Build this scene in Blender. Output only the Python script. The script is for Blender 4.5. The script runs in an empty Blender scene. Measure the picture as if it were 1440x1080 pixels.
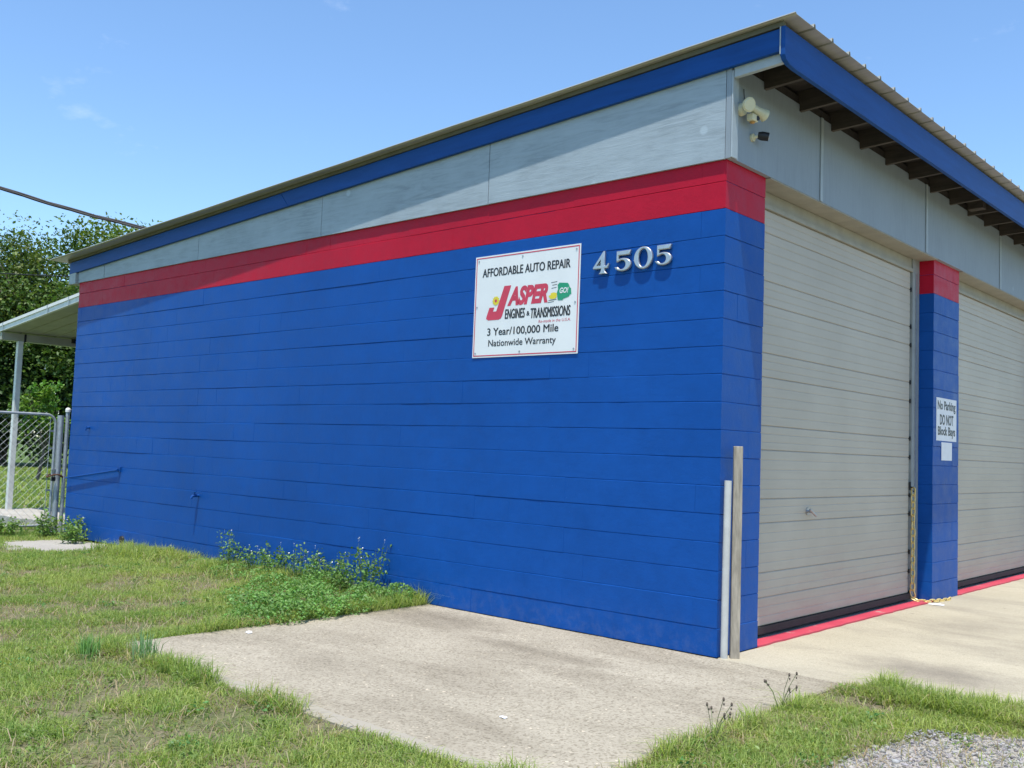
import bpy, bmesh, math, random
import numpy as np
from mathutils import Vector, Matrix

random.seed(7)
rng = np.random.default_rng(11)
scene = bpy.context.scene
COL = scene.collection

# ------------------------------------------------------------------ camera
cam_data = bpy.data.cameras.new("camera")
cam = bpy.data.objects.new("camera", cam_data)
COL.objects.link(cam)
cam_data.sensor_width = 36.0
cam_data.lens = 1387.6 / 1440 * 36
cam_data.clip_start = 0.05
cam_data.clip_end = 2000
right = Vector((0.74589594, 0.66513256, 0.03518416))
up = Vector((0.01888711, -0.07392424, 0.99708499))
fwd = Vector((-0.66579466, 0.74305712, 0.06770222))
m = Matrix.Identity(4)
for i in range(3):
    m[i][0] = right[i]; m[i][1] = up[i]; m[i][2] = -fwd[i]
m[0][3], m[1][3], m[2][3] = 3.6262, -6.3261, 1.4157
cam.matrix_world = m
scene.camera = cam

# ------------------------------------------------------------------ sky, sun, exposure
SUN = Vector((1.0, -1.60, 6.4)).normalized()
world = bpy.data.worlds.new("World")
scene.world = world
world.use_nodes = True
wn = world.node_tree
wn.nodes.clear()
w_out = wn.nodes.new("ShaderNodeOutputWorld")
w_bg = wn.nodes.new("ShaderNodeBackground")
w_sky = wn.nodes.new("ShaderNodeTexSky")
w_sky.sky_type = 'NISHITA'
w_sky.sun_disc = False
w_sky.sun_elevation = math.asin(SUN.z)
w_sky.sun_rotation = math.atan2(SUN.x, SUN.y)
w_sky.air_density = 1.0
w_sky.dust_density = 0.1
w_sky.ozone_density = 2.0
w_bg.inputs['Strength'].default_value = 0.15
# a few faint fair-weather wisps low over the horizon, all the way round
w_geo = wn.nodes.new("ShaderNodeTexCoord")
w_map = wn.nodes.new("ShaderNodeMapping")
w_map.inputs['Scale'].default_value = (1, 1, 2.2)
w_map.inputs['Location'].default_value = (3.4, 5.1, 1.8)
w_noise = wn.nodes.new("ShaderNodeTexNoise")
w_noise.inputs['Scale'].default_value = 9.0
w_noise.inputs['Detail'].default_value = 7.0
w_noise.inputs['Roughness'].default_value = 0.62
w_ramp = wn.nodes.new("ShaderNodeValToRGB")
w_ramp.color_ramp.elements[0].position = 0.64
w_ramp.color_ramp.elements[1].position = 0.86
w_ramp.color_ramp.elements[0].color = (0, 0, 0, 1)
w_ramp.color_ramp.elements[1].color = (0.24, 0.24, 0.24, 1)
w_mix = wn.nodes.new("ShaderNodeMixRGB")
w_mix.inputs[2].default_value = (6.2, 6.6, 7.2, 1)
wn.links.new(w_geo.outputs['Generated'], w_map.inputs[0])
wn.links.new(w_map.outputs[0], w_noise.inputs['Vector'])
wn.links.new(w_noise.outputs['Fac'], w_ramp.inputs[0])
wn.links.new(w_ramp.outputs[0], w_mix.inputs[0])
w_tint = wn.nodes.new("ShaderNodeMixRGB")
w_tint.blend_type = 'MULTIPLY'
w_tint.inputs[0].default_value = 1.0
w_tint.inputs[2].default_value = (0.90, 1.05, 1.15, 1)
wn.links.new(w_sky.outputs[0], w_tint.inputs[1])
wn.links.new(w_tint.outputs[0], w_mix.inputs[1])
wn.links.new(w_mix.outputs[0], w_bg.inputs['Color'])
wn.links.new(w_bg.outputs[0], w_out.inputs['Surface'])

sun_d = bpy.data.lights.new("sun", 'SUN')
sun_d.energy = 4.2
sun_d.angle = math.radians(0.53)
sun_d.color = (1.0, 0.955, 0.88)
sun = bpy.data.objects.new("sun", sun_d)
COL.objects.link(sun)
sun.rotation_euler = SUN.to_track_quat('Z', 'Y').to_euler()
sun.location = (6, -8, 25)

scene.view_settings.view_transform = 'Standard'
scene.view_settings.look = 'None'
scene.view_settings.gamma = 1.0
scene.view_settings.exposure = 0.45
scene.view_settings.use_curve_mapping = False
scene.render.engine = 'CYCLES'
scene.cycles.max_bounces = 8
scene.cycles.diffuse_bounces = 5
scene.cycles.transparent_max_bounces = 16

# ------------------------------------------------------------------ materials
class NT:
    """small helper around a material's node tree"""
    def __init__(self, name, rough=0.6, metallic=0.0, spec=0.5):
        self.m = bpy.data.materials.new(name)
        self.m.use_nodes = True
        self.t = self.m.node_tree
        self.t.nodes.clear()
        self.out = self.n("ShaderNodeOutputMaterial")
        self.b = self.n("ShaderNodeBsdfPrincipled")
        self.b.inputs['Roughness'].default_value = rough
        self.b.inputs['Metallic'].default_value = metallic
        self.b.inputs['Specular IOR Level'].default_value = spec
        self.l(self.b.outputs[0], self.out.inputs['Surface'])
        self._pos = None
    def n(self, t):
        return self.t.nodes.new(t)
    def l(self, a, b):
        self.t.links.new(a, b)
    def pos(self, scale=(1, 1, 1), loc=(0, 0, 0)):
        if self._pos is None:
            self._pos = self.n("ShaderNodeNewGeometry").outputs['Position']
        mp = self.n("ShaderNodeMapping")
        mp.inputs['Scale'].default_value = scale
        mp.inputs['Location'].default_value = loc
        self.l(self._pos, mp.inputs['Vector'])
        return mp.outputs[0]
    def noise(self, scale, detail=4, rough=0.55, s=(1, 1, 1), loc=(0, 0, 0), dist=0.0):
        x = self.n("ShaderNodeTexNoise")
        x.inputs['Scale'].default_value = scale
        x.inputs['Detail'].default_value = detail
        x.inputs['Roughness'].default_value = rough
        x.inputs['Distortion'].default_value = dist
        self.l(self.pos(s, loc), x.inputs['Vector'])
        return x.outputs['Fac']
    def voronoi(self, scale, feature='F1', s=(1, 1, 1)):
        x = self.n("ShaderNodeTexVoronoi")
        x.feature = feature
        x.inputs['Scale'].default_value = scale
        self.l(self.pos(s), x.inputs['Vector'])
        return x
    def ramp(self, f, stops):
        r = self.n("ShaderNodeValToRGB")
        e = r.color_ramp.elements
        while len(e) < len(stops):
            e.new(0.5)
        for k, (p, c) in enumerate(stops):
            e[k].position = p
            if not isinstance(c, (tuple, list)):
                c = (c, c, c)
            e[k].color = (c[0], c[1], c[2], 1)
        self.l(f, r.inputs[0])
        return r.outputs[0]
    def mix(self, f, a, b, mode='MIX'):
        x = self.n("ShaderNodeMixRGB")
        x.blend_type = mode
        for i, v in enumerate((f, a, b)):
            if isinstance(v, (int, float)):
                if i == 0:
                    x.inputs[0].default_value = v
                else:
                    x.inputs[i].default_value = (v, v, v, 1)
            elif isinstance(v, (tuple, list)):
                x.inputs[i].default_value = (v[0], v[1], v[2], 1)
            else:
                self.l(v, x.inputs[i])
        return x.outputs[0]
    def math(self, op, a, b=None, clamp=False):
        x = self.n("ShaderNodeMath")
        x.operation = op
        x.use_clamp = clamp
        for i, v in enumerate((a, b)):
            if v is None:
                continue
            if isinstance(v, (int, float)):
                x.inputs[i].default_value = v
            else:
                self.l(v, x.inputs[i])
        return x.outputs[0]
    def axis(self, k):
        s = self.n("ShaderNodeSeparateXYZ")
        self.l(self.pos(), s.inputs[0])
        return s.outputs[k]
    def color(self, c):
        if isinstance(c, (tuple, list)):
            self.b.inputs['Base Color'].default_value = (c[0], c[1], c[2], 1)
        else:
            self.l(c, self.b.inputs['Base Color'])
    def rough(self, c):
        self.l(c, self.b.inputs['Roughness'])
    def bump(self, h, strength=0.3, dist=0.01):
        b = self.n("ShaderNodeBump")
        b.inputs['Strength'].default_value = strength
        b.inputs['Distance'].default_value = dist
        self.l(h, b.inputs['Height'])
        self.l(b.outputs[0], self.b.inputs['Normal'])


def plain(name, c, rough=0.6, metallic=0.0, var=0.12, scale=14.0, bump=0.0, bscale=60.0, s=(1, 1, 1)):
    t = NT(name, rough, metallic)
    f = t.noise(scale, 5, 0.6, s)
    lo = tuple(x * (1 - var) for x in c)
    hi = tuple(min(1, x * (1 + var)) for x in c)
    t.color(t.ramp(f, [(0.3, lo), (0.7, hi)]))
    if bump:
        t.bump(t.noise(bscale, 4, 0.6, s), bump, 0.004)
    return t.m


def paint_block(name, c, rough=0.42):
    t = NT(name, rough, 0, 0.16)
    big = t.noise(0.9, 5, 0.6)
    mid = t.noise(7, 4, 0.6, (1, 1, 1), (4, 2, 9))
    f = t.math('ADD', t.math('MULTIPLY', big, 0.6), t.math('MULTIPLY', mid, 0.4))
    base = t.ramp(f, [(0.32, tuple(x * 0.85 for x in c)), (0.68, tuple(min(1, x * 1.14) for x in c))])
    # splash dirt and chalking close to the ground, small paint chips
    z = t.axis(2)
    low = t.math('SUBTRACT', 1.0, t.math('MULTIPLY', z, 3.2), True)
    dirt = t.math('MULTIPLY', low, t.ramp(t.noise(11, 6, 0.7), [(0.45, 0.0), (0.8, 0.32)]))
    base = t.mix(dirt, base, (0.16, 0.19, 0.27))
    chip = t.ramp(t.noise(26, 3, 0.5, (1, 1, 1), (9, 9, 1)), [(0.745, 0.0), (0.76, 0.35)])
    base = t.mix(chip, base, tuple(min(1, x * 1.8 + 0.03) for x in c))
    t.color(base)
    fine = t.noise(150, 3, 0.6)
    lump = t.noise(22, 4, 0.65)
    h = t.math('ADD', t.math('MULTIPLY', fine, 0.35), t.math('MULTIPLY', lump, 0.9))
    t.bump(h, 0.38, 0.006)
    t.rough(t.ramp(mid, [(0.3, rough - 0.06), (0.7, rough + 0.12)]))
    return t.m


BLUE = (0.005, 0.076, 0.325)
RED = (0.46, 0.008, 0.030)
M_blue = paint_block("blue_block_paint", BLUE)
M_red = paint_block("red_block_paint", RED)
M_bluewood = plain("blue_wood_paint", (0.005, 0.064, 0.265), 0.5, 0, 0.14, 5, 0.15, 40, (0.4, 0.4, 3))
M_bluewood.node_tree.nodes["Principled BSDF"].inputs["Specular IOR Level"].default_value = 0.2
M_mortar = paint_block("blue_mortar_paint", BLUE, 0.6)


def siding_material(name, c, s, k=1.0):
    t = NT(name, 0.62, 0, 0.3)
    g = t.noise(6.0, 6, 0.65, s, (0, 0, 0), 1.6)
    g2 = t.noise(30.0, 4, 0.6, s)
    big = t.noise(1.7, 4, 0.6)
    f = t.math('ADD', t.math('MULTIPLY', g, 0.55), t.math('MULTIPLY', big, 0.45))
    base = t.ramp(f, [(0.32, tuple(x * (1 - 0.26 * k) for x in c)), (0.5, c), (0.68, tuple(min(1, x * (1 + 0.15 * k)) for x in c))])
    v = t.voronoi(1.9)
    patch = t.ramp(v.outputs['Distance'], [(0.05, 0.85), (0.075, 0.0)])
    base = t.mix(patch, base, tuple(min(1, x * 1.25) for x in c))
    t.color(base)
    t.bump(t.math('ADD', g, t.math('MULTIPLY', g2, 0.5)), 0.35, 0.005)
    return t.m


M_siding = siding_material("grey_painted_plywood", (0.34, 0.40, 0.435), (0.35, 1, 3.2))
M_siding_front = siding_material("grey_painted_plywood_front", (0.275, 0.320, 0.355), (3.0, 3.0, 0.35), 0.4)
M_trim = plain("grey_trim_paint", (0.36, 0.41, 0.43), 0.55, 0, 0.1, 8, 0.15, 50)
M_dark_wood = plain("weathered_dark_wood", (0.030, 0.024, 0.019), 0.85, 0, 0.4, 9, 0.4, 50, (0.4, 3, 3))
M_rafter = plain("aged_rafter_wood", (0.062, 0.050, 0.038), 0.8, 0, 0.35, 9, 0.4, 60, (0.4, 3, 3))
M_roof = plain("galvanised_roof_sheet", (0.47, 0.45, 0.37), 0.42, 0.35, 0.16, 3, 0.05, 20, (0.3, 3, 1))
M_olive = plain("weathered_olive_trim", (0.115, 0.11, 0.072), 0.7, 0, 0.2, 4)
M_beige = plain("beige_lintel_paint", (0.33, 0.31, 0.25), 0.6, 0, 0.12, 6, 0.1, 50)


def door_material():
    t = NT("beige_steel_door", 0.48, 0, 0.4)
    f = t.noise(1.1, 5, 0.6)
    base = t.ramp(f, [(0.3, (0.430, 0.380, 0.305)), (0.7, (0.492, 0.438, 0.355))])
    streak = t.ramp(t.noise(5, 5, 0.65, (1, 0.25, 6)), [(0.52, 0.0), (0.8, 0.45)])
    base = t.mix(streak, base, (0.36, 0.32, 0.27))
    z = t.axis(2)
    low = t.math('SUBTRACT', 1.0, t.math('MULTIPLY', z, 1.25), True)
    sm = t.math('MULTIPLY', low, t.ramp(t.noise(2.6, 6, 0.65, (1, 0.5, 2.4), (3, 1, 0)), [(0.42, 0.0), (0.72, 0.65)]))
    base = t.mix(sm, base, (0.42, 0.27, 0.23))
    t.color(base)
    t.bump(t.noise(9, 3, 0.5, (1, 0.3, 4)), 0.08, 0.004)
    return t.m


M_door = door_material()
M_door_joint = plain("grimy_door_joint", (0.36, 0.31, 0.20), 0.6, 0, 0.25, 6)
M_rubber = plain("black_rubber_seal", (0.018, 0.018, 0.018), 0.7, 0, 0.3, 12)
M_jamb = plain("grey_door_jamb", (0.29, 0.31, 0.30), 0.55, 0, 0.12, 6)
M_steel = plain("galvanised_steel", (0.42, 0.43, 0.44), 0.42, 0.7, 0.15, 25)
M_tube = plain("galvanised_fence_tube", (0.40, 0.43, 0.45), 0.5, 0.45, 0.18, 20)
M_rust = plain("rusty_chain", (0.12, 0.055, 0.03), 0.85, 0.2, 0.35, 60)
M_dark = plain("near_black", (0.012, 0.012, 0.014), 0.5, 0, 0.2, 10)
M_white = plain("white_paint", (0.74, 0.74, 0.71), 0.5, 0, 0.07, 6)
M_awning = plain("aged_white_aluminium", (0.68, 0.69, 0.66), 0.5, 0.1, 0.14, 5)
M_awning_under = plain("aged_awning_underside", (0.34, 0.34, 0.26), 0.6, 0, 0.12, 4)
M_pvc = plain("weathered_pvc", (0.55, 0.54, 0.50), 0.45, 0, 0.10, 9)
M_post = plain("weathered_grey_timber", (0.36, 0.31, 0.24), 0.85, 0, 0.34, 9, 0.5, 60, (4, 4, 0.6))
M_silver = plain("satin_silver_digit", (0.50, 0.52, 0.52), 0.36, 0.75, 0.1, 30)
M_cream = plain("yellowed_lamp_plastic", (0.62, 0.58, 0.38), 0.4, 0, 0.08, 20)
M_clear = plain("pale_lamp_face", (0.62, 0.60, 0.42), 0.3, 0, 0.05, 20)
M_yellow_chain = plain("brassy_yellow_chain", (0.72, 0.55, 0.20), 0.4, 0.2, 0.2, 60)
M_sign = plain("white_sign_face", (0.78, 0.79, 0.77), 0.35, 0, 0.045, 2.5)
M_ink = plain("black_sign_ink", (0.022, 0.024, 0.028), 0.45, 0, 0.2, 10)
M_sred = plain("red_sign_ink", (0.60, 0.045, 0.085), 0.45, 0, 0.1, 6)
M_sgreen = plain("green_sign_ink", (0.015, 0.30, 0.15), 0.45, 0, 0.1, 6)
M_syel = plain("yellow_sign_ink", (0.75, 0.62, 0.03), 0.45, 0, 0.1, 6)
M_paper = plain("white_paper", (0.80, 0.80, 0.80), 0.7, 0, 0.04, 10)
M_cable = plain("black_cable_sheath", (0.014, 0.014, 0.016), 0.7, 0, 0.2, 20)


def concrete(name, c1, c2, stain, agg, edge=False, stains=0.6, blobs=()):
    t = NT(name, 0.85, 0, 0.25)
    big = t.noise(0.75, 6, 0.62, (1, 1, 1), (2, 5, 0))
    base = t.ramp(big, [(0.3, c1), (0.68, c2)])
    st = t.ramp(t.noise(1.25, 6, 0.65, (0.55, 1.5, 1), (7, 3, 0), 0.6), [(0.47, 0.0), (0.68, stains)])
    base = t.mix(st, base, stain)
    for (bx, by, rx, ry, am) in blobs:       # old oil and leaf stains where they lie
        ln_ = t.n("ShaderNodeVectorMath"); ln_.operation = 'LENGTH'
        t.l(t.pos((1 / rx, 1 / ry, 0), (-bx / rx, -by / ry, 0)), ln_.inputs[0])
        d = t.math('ADD', ln_.outputs['Value'], t.math('MULTIPLY', t.noise(3.2, 6, 0.7, (1, 1, 1), (bx, by, 0)), 1.5))
        base = t.mix(t.ramp(t.math('MULTIPLY', d, 0.5), [(0.40, am), (0.92, 0.0)]), base, tuple(q * 0.85 for q in stain))
    drip = t.ramp(t.noise(7.5, 3, 0.5, (1, 1, 1), (1, 8, 0)), [(0.70, 0.0), (0.76, 0.45)])
    base = t.mix(drip, base, tuple(q * 0.8 for q in stain))
    v = t.voronoi(agg)
    tint = t.ramp(v.outputs['Color'], [(0.1, (0.60, 0.58, 0.55)), (0.5, (1, 1, 1)), (0.88, (1.0, 1.0, 1.0)), (0.97, (1.65, 1.6, 1.55))])
    fine = t.mix(1.0, base, tint, 'MULTIPLY')
    if edge:
        y = t.axis(1)
        e = t.ramp(t.math('ADD', y, t.math('MULTIPLY', t.noise(6, 3), 0.05)), [(0.0, 1.0), (1.0, 1.0)])
        f = t.math('GREATER_THAN', t.math('ADD', y, t.math('MULTIPLY', t.noise(5, 4), 0.09)), -2.885)
        base = t.mix(f, t.mix(0.6, base, (0.36, 0.33, 0.27)), fine)
        t.color(base)
    else:
        t.color(t.mix(0.55, base, fine))
    h = t.math('ADD', t.math('MULTIPLY', v.outputs['Distance'], 0.6), t.noise(60, 4))
    t.bump(h, 0.35, 0.004)
    return t.m


M_slab = concrete("exposed_aggregate_concrete", (0.340, 0.300, 0.225), (0.432, 0.385, 0.295), (0.215, 0.182, 0.130), 85, True, 0.55,
                  ((-2.3, -0.40, 0.8, 0.32, 0.7), (-1.0, -0.85, 1.0, 0.14, 0.6), (-1.6, -2.2, 0.5, 0.3, 0.35)))
M_apron = concrete("smooth_pale_concrete", (0.40, 0.355, 0.26), (0.485, 0.435, 0.325), (0.225, 0.195, 0.155), 140, False, 0.4,
                   ((1.30, 0.80, 0.62, 0.40, 0.75), (0.8, 3.0, 0.5, 0.9, 0.4), (1.6, 2.4, 0.4, 0.7, 0.4)))
M_pad = concrete("pale_patio_concrete", (0.36, 0.335, 0.29), (0.47, 0.445, 0.39), (0.3, 0.27, 0.23), 90, False, 0.4)


def sill_material():
    t = NT("worn_red_sill_paint", 0.55, 0, 0.3)
    f = t.noise(5, 6, 0.7)
    base = t.ramp(t.noise(2, 4), [(0.3, (0.46, 0.045, 0.075)), (0.7, (0.58, 0.075, 0.11))])
    worn = t.ramp(f, [(0.60, 0.0), (0.68, 0.85)])
    t.color(t.mix(worn, base, (0.40, 0.36, 0.30)))
    t.bump(t.noise(50, 4), 0.3, 0.004)
    return t.m


M_sill = sill_material()


def soil_material():
    t = NT("lawn_soil", 0.95, 0, 0.1)
    f = t.noise(2.2, 7, 0.7)
    g = t.noise(40, 4, 0.7)
    soil = t.ramp(g, [(0.3, (0.13, 0.10, 0.065)), (0.55, (0.24, 0.195, 0.135)), (0.75, (0.36, 0.31, 0.235))])
    green = t.ramp(t.noise(28, 5, 0.7, (1, 1, 1), (5, 5, 5)), [(0.3, (0.05, 0.085, 0.02)), (0.7, (0.12, 0.18, 0.045))])
    near = t.ramp(f, [(0.42, 0.75), (0.60, 0.12)])
    # beyond the yard the lawn closes up
    x = t.axis(0)
    far = t.math('MULTIPLY', t.math('SUBTRACT', -9.0, x), 0.25, True)
    k = t.math('MAXIMUM', near, far)
    t.color(t.mix(k, soil, green))
    t.bump(g, 0.6, 0.02)
    return t.m


M_soil = soil_material()


def leaf_material(name, trans=0.35, rough=0.5, spec=0.3):
    t = NT(name, rough, 0, spec)
    a = t.n("ShaderNodeVertexColor")
    a.layer_name = "tint"
    t.color(a.outputs[0])
    tr = t.n("ShaderNodeBsdfTranslucent")
    br = t.n("ShaderNodeMixRGB"); br.blend_type = 'MULTIPLY'; br.inputs[0].default_value = 1.0
    br.inputs[2].default_value = (1.25, 1.35, 0.7, 1)
    t.l(a.outputs[0], br.inputs[1])
    t.l(br.outputs[0], tr.inputs[0])
    mx = t.n("ShaderNodeMixShader")
    mx.inputs[0].default_value = trans
    t.l(t.b.outputs[0], mx.inputs[1])
    t.l(tr.outputs[0], mx.inputs[2])
    t.l(mx.outputs[0], t.out.inputs['Surface'])
    return t.m


M_grass = leaf_material("grass_blades", 0.38, 0.55)
M_leaf = leaf_material("weed_leaves", 0.30, 0.45)
M_crown = leaf_material("tree_leaves", 0.30, 0.5)
M_bark = plain("grey_brown_bark", (0.13, 0.10, 0.075), 0.9, 0, 0.3, 8, 0.6, 20, (3, 3, 0.6))
M_stem = plain("green_stems", (0.10, 0.15, 0.04), 0.7, 0, 0.2, 20)
M_flower = plain("white_petals", (0.80, 0.80, 0.76), 0.6, 0, 0.05, 20)
def stone_material():
    t = NT("grey_gravel", 0.85, 0, 0.2)
    a = t.n("ShaderNodeVertexColor"); a.layer_name = "tint"
    t.color(a.outputs[0])
    return t.m
M_stone = stone_material()
M_gravel_bed = plain("dusty_gravel_bed", (0.36, 0.33, 0.29), 0.95, 0, 0.3, 45, 0.6, 70)

# ------------------------------------------------------------------ mesh helpers
class MB:
    def __init__(self):
        self.v, self.f, self.mi = [], [], []
    def add(self, verts, faces, mi=0):
        o = len(self.v)
        self.v += [tuple(p) for p in verts]
        self.f += [tuple(o + i for i in f) for f in faces]
        self.mi += [mi] * len(faces)
        return self
    def box(self, x0, x1, y0, y1, z0, z1, mi=0):
        vs = [(x, y, z) for z in (z0, z1) for x, y in ((x0, y0), (x1, y0), (x1, y1), (x0, y1))]
        return self.add(vs, [(3, 2, 1, 0), (4, 5, 6, 7), (0, 1, 5, 4), (1, 2, 6, 5), (2, 3, 7, 6), (3, 0, 4, 7)], mi)
    def prism(self, pts, axis, a, b, mi=0):
        """polygon pts (two coords in the plane normal to axis) extruded from a to b"""
        def mk(p, t):
            return {'x': (t, p[0], p[1]), 'y': (p[0], t, p[1]), 'z': (p[0], p[1], t)}[axis]
        n = len(pts)
        vs = [mk(p, a) for p in pts] + [mk(p, b) for p in pts]
        fs = [tuple(range(n))[::-1], tuple(range(n, 2 * n))]
        for i in range(n):
            j = (i + 1) % n
            fs.append((i, j, n + j, n + i))
        return self.add(vs, fs, mi)
    def tube(self, path, r, seg=8, mi=0, cap=True):
        path = [Vector(p) for p in path]
        rs = r if isinstance(r, (list, tuple)) else [r] * len(path)
        n = len(path)
        vs, fs = [], []
        prev = None
        for i, p in enumerate(path):
            d = (path[min(i + 1, n - 1)] - path[max(i - 1, 0)])
            if d.length < 1e-9:
                d = Vector((0, 0, 1))
            d.normalize()
            if prev is None:
                a = Vector((0, 0, 1)) if abs(d.z) < 0.9 else Vector((1, 0, 0))
                u = d.cross(a).normalized()
            else:
                u = (prev - d * prev.dot(d))
                u = u.normalized() if u.length > 1e-6 else d.cross(Vector((0.3, 1, 0.2))).normalized()
            prev = u
            w = d.cross(u)
            for k in range(seg):
                t = 2 * math.pi * k / seg
                vs.append(p + u * math.cos(t) * rs[i] + w * math.sin(t) * rs[i])
        for i in range(n - 1):
            for k in range(seg):
                k2 = (k + 1) % seg
                fs.append((i * seg + k, i * seg + k2, (i + 1) * seg + k2, (i + 1) * seg + k))
        if cap:
            fs.append(tuple(range(seg))[::-1])
            fs.append(tuple((n - 1) * seg + k for k in range(seg)))
        return self.add(vs, fs, mi)
    def dome(self, c, r, seg=10, rings=4, sz=1.0, full=False, mi=0):
        vs, fs = [], []
        lo = -math.pi / 2 if full else 0
        for i in range(rings + 1):
            t = lo + (math.pi / 2 - lo) * i / rings
            for k in range(seg):
                a = 2 * math.pi * k / seg
                vs.append((c[0] + r * math.cos(t) * math.cos(a), c[1] + r * math.cos(t) * math.sin(a), c[2] + r * sz * math.sin(t)))
        for i in range(rings):
            for k in range(seg):
                k2 = (k + 1) % seg
                fs.append((i * seg + k, i * seg + k2, (i + 1) * seg + k2, (i + 1) * seg + k))
        fs.append(tuple(range(seg))[::-1])
        return self.add(vs, fs, mi)
    def mesh(self, name, mats, smooth=False):
        me = bpy.data.meshes.new(name)
        me.from_pydata(self.v, [], self.f)
        if not isinstance(mats, (list, tuple)):
            mats = [mats]
        for q in mats:
            me.materials.append(q)
        if len(mats) > 1:
            me.polygons.foreach_set('material_index', self.mi)
        if smooth:
            me.polygons.foreach_set('use_smooth', [True] * len(me.polygons))
            try:
                me.set_sharp_from_angle(angle=math.radians(40))
            except Exception:
                pass
        me.update()
        return me
    def build(self, name, mats, parent=None, smooth=False, bevel=0.0, loc=None):
        o = bpy.data.objects.new(name, self.mesh(name, mats, smooth))
        COL.objects.link(o)
        if parent is not None:
            o.parent = parent
        if loc is not None:
            o.location = loc
        if bevel:
            b = o.modifiers.new("bevel", 'BEVEL')
            b.width = bevel
            b.segments = 2
            b.limit_method = 'ANGLE'
        return o


def link(name, me, parent=None, loc=None, rz=0.0):
    o = bpy.data.objects.new(name, me)
    COL.objects.link(o)
    if parent is not None:
        o.parent = parent
    if loc is not None:
        o.location = loc
    if rz:
        o.rotation_euler.z = rz
    return o


def empty(name, loc=(0, 0, 0)):
    o = bpy.data.objects.new(name, None)
    o.empty_display_size = 0.2
    COL.objects.link(o)
    o.location = loc
    return o


def tag(o, label=None, cat=None, group=None, kind=None):
    if label:
        o['label'] = label
    if cat:
        o['category'] = cat
    if group:
        o['group'] = group
    if kind:
        o['kind'] = kind
    return o


def big_mesh(name, verts, loop_idx, loop_starts, loop_totals, mat, tint=None, smooth=False):
    """fast mesh from numpy arrays; tint is one rgb per vertex"""
    me = bpy.data.meshes.new(name)
    me.vertices.add(len(verts))
    me.vertices.foreach_set('co', np.asarray(verts, np.float32).ravel())
    me.loops.add(len(loop_idx))
    me.loops.foreach_set('vertex_index', np.asarray(loop_idx, np.int32))
    me.polygons.add(len(loop_starts))
    me.polygons.foreach_set('loop_start', np.asarray(loop_starts, np.int32))
    me.polygons.foreach_set('loop_total', np.asarray(loop_totals, np.int32))
    if smooth:
        me.polygons.foreach_set('use_smooth', np.ones(len(loop_starts), bool))
    me.update(calc_edges=True)
    if tint is not None:
        a = me.color_attributes.new('tint', 'FLOAT_COLOR', 'POINT')
        rgba = np.ones((len(verts), 4), np.float32)
        rgba[:, :3] = tint
        a.data.foreach_set('color', rgba.ravel())
    me.materials.append(mat)
    return me


def vnoise(p, seed=0):
    """cheap smooth 2-D value noise, 0..1"""
    p = np.asarray(p, float)
    i = np.floor(p).astype(np.int64)
    f = p - i
    f = f * f * (3 - 2 * f)
    def h(a, b):
        n = (a * 374761393 + b * 668265263 + seed * 1274126177) & 0xffffffff
        n = ((n ^ (n >> 13)) * 1274126177) & 0xffffffff
        return ((n ^ (n >> 16)) & 0xffff) / 65535.0
    a = h(i[:, 0], i[:, 1]); b = h(i[:, 0] + 1, i[:, 1])
    c = h(i[:, 0], i[:, 1] + 1); d = h(i[:, 0] + 1, i[:, 1] + 1)
    return (a * (1 - f[:, 0]) + b * f[:, 0]) * (1 - f[:, 1]) + (c * (1 - f[:, 0]) + d * f[:, 0]) * f[:, 1]


def fbm(p, seed=0):
    p = np.asarray(p, float)
    return vnoise(p, seed) * 0.55 + vnoise(p * 2.1 + 7, seed + 1) * 0.29 + vnoise(p * 4.3 + 3, seed + 2) * 0.16


# ------------------------------------------------------------------ the ground
def ground_sheet():
    b = MB()
    xs = [-600, -120, -60, -30, -16, -10, -6, -2, 2, 6, 12, 30, 120, 600]
    vs = [(x, y, -0.022) for y in xs for x in xs]
    n = len(xs)
    fs = [(j * n + i, j * n + i + 1, (j + 1) * n + i + 1, (j + 1) * n + i) for j in range(n - 1) for i in range(n - 1)]
    b.add(vs, fs)
    return b.build('ground', M_soil)


tag(ground_sheet(), 'sandy lawn soil with thin grass around the blue building', 'ground', kind='structure')


def slab(name, poly, z0, z1, mat, jitter=0.006, step=0.12):
    """concrete plate with a slightly uneven arris"""
    pts = []
    n = len(poly)
    for i in range(n):
        a, c = Vector(poly[i]), Vector(poly[(i + 1) % n])
        k = max(1, int((c - a).length / step))
        for q in range(k):
            p = a.lerp(c, q / k)
            pts.append((p.x + random.uniform(-jitter, jitter), p.y + random.uniform(-jitter, jitter)))
    cx = sum(p[0] for p in pts) / len(pts); cy = sum(p[1] for p in pts) / len(pts)
    m_ = len(pts)
    r = 0.012
    inner = []
    for (x, y) in pts:
        d = Vector((cx - x, cy - y)).normalized() * r
        inner.append((x + d.x, y + d.y))
    vs = [(x, y, z0) for x, y in pts] + [(x, y, z1 - 0.010) for x, y in pts] + [(x, y, z1) for x, y in inner]
    fs = [tuple(range(2 * m_, 3 * m_))]
    for i in range(m_):
        j = (i + 1) % m_
        fs.append((i, j, m_ + j, m_ + i))
        fs.append((m_ + i, m_ + j, 2 * m_ + j, 2 * m_ + i))
    return MB().add(vs, fs).build(name, mat)


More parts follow.
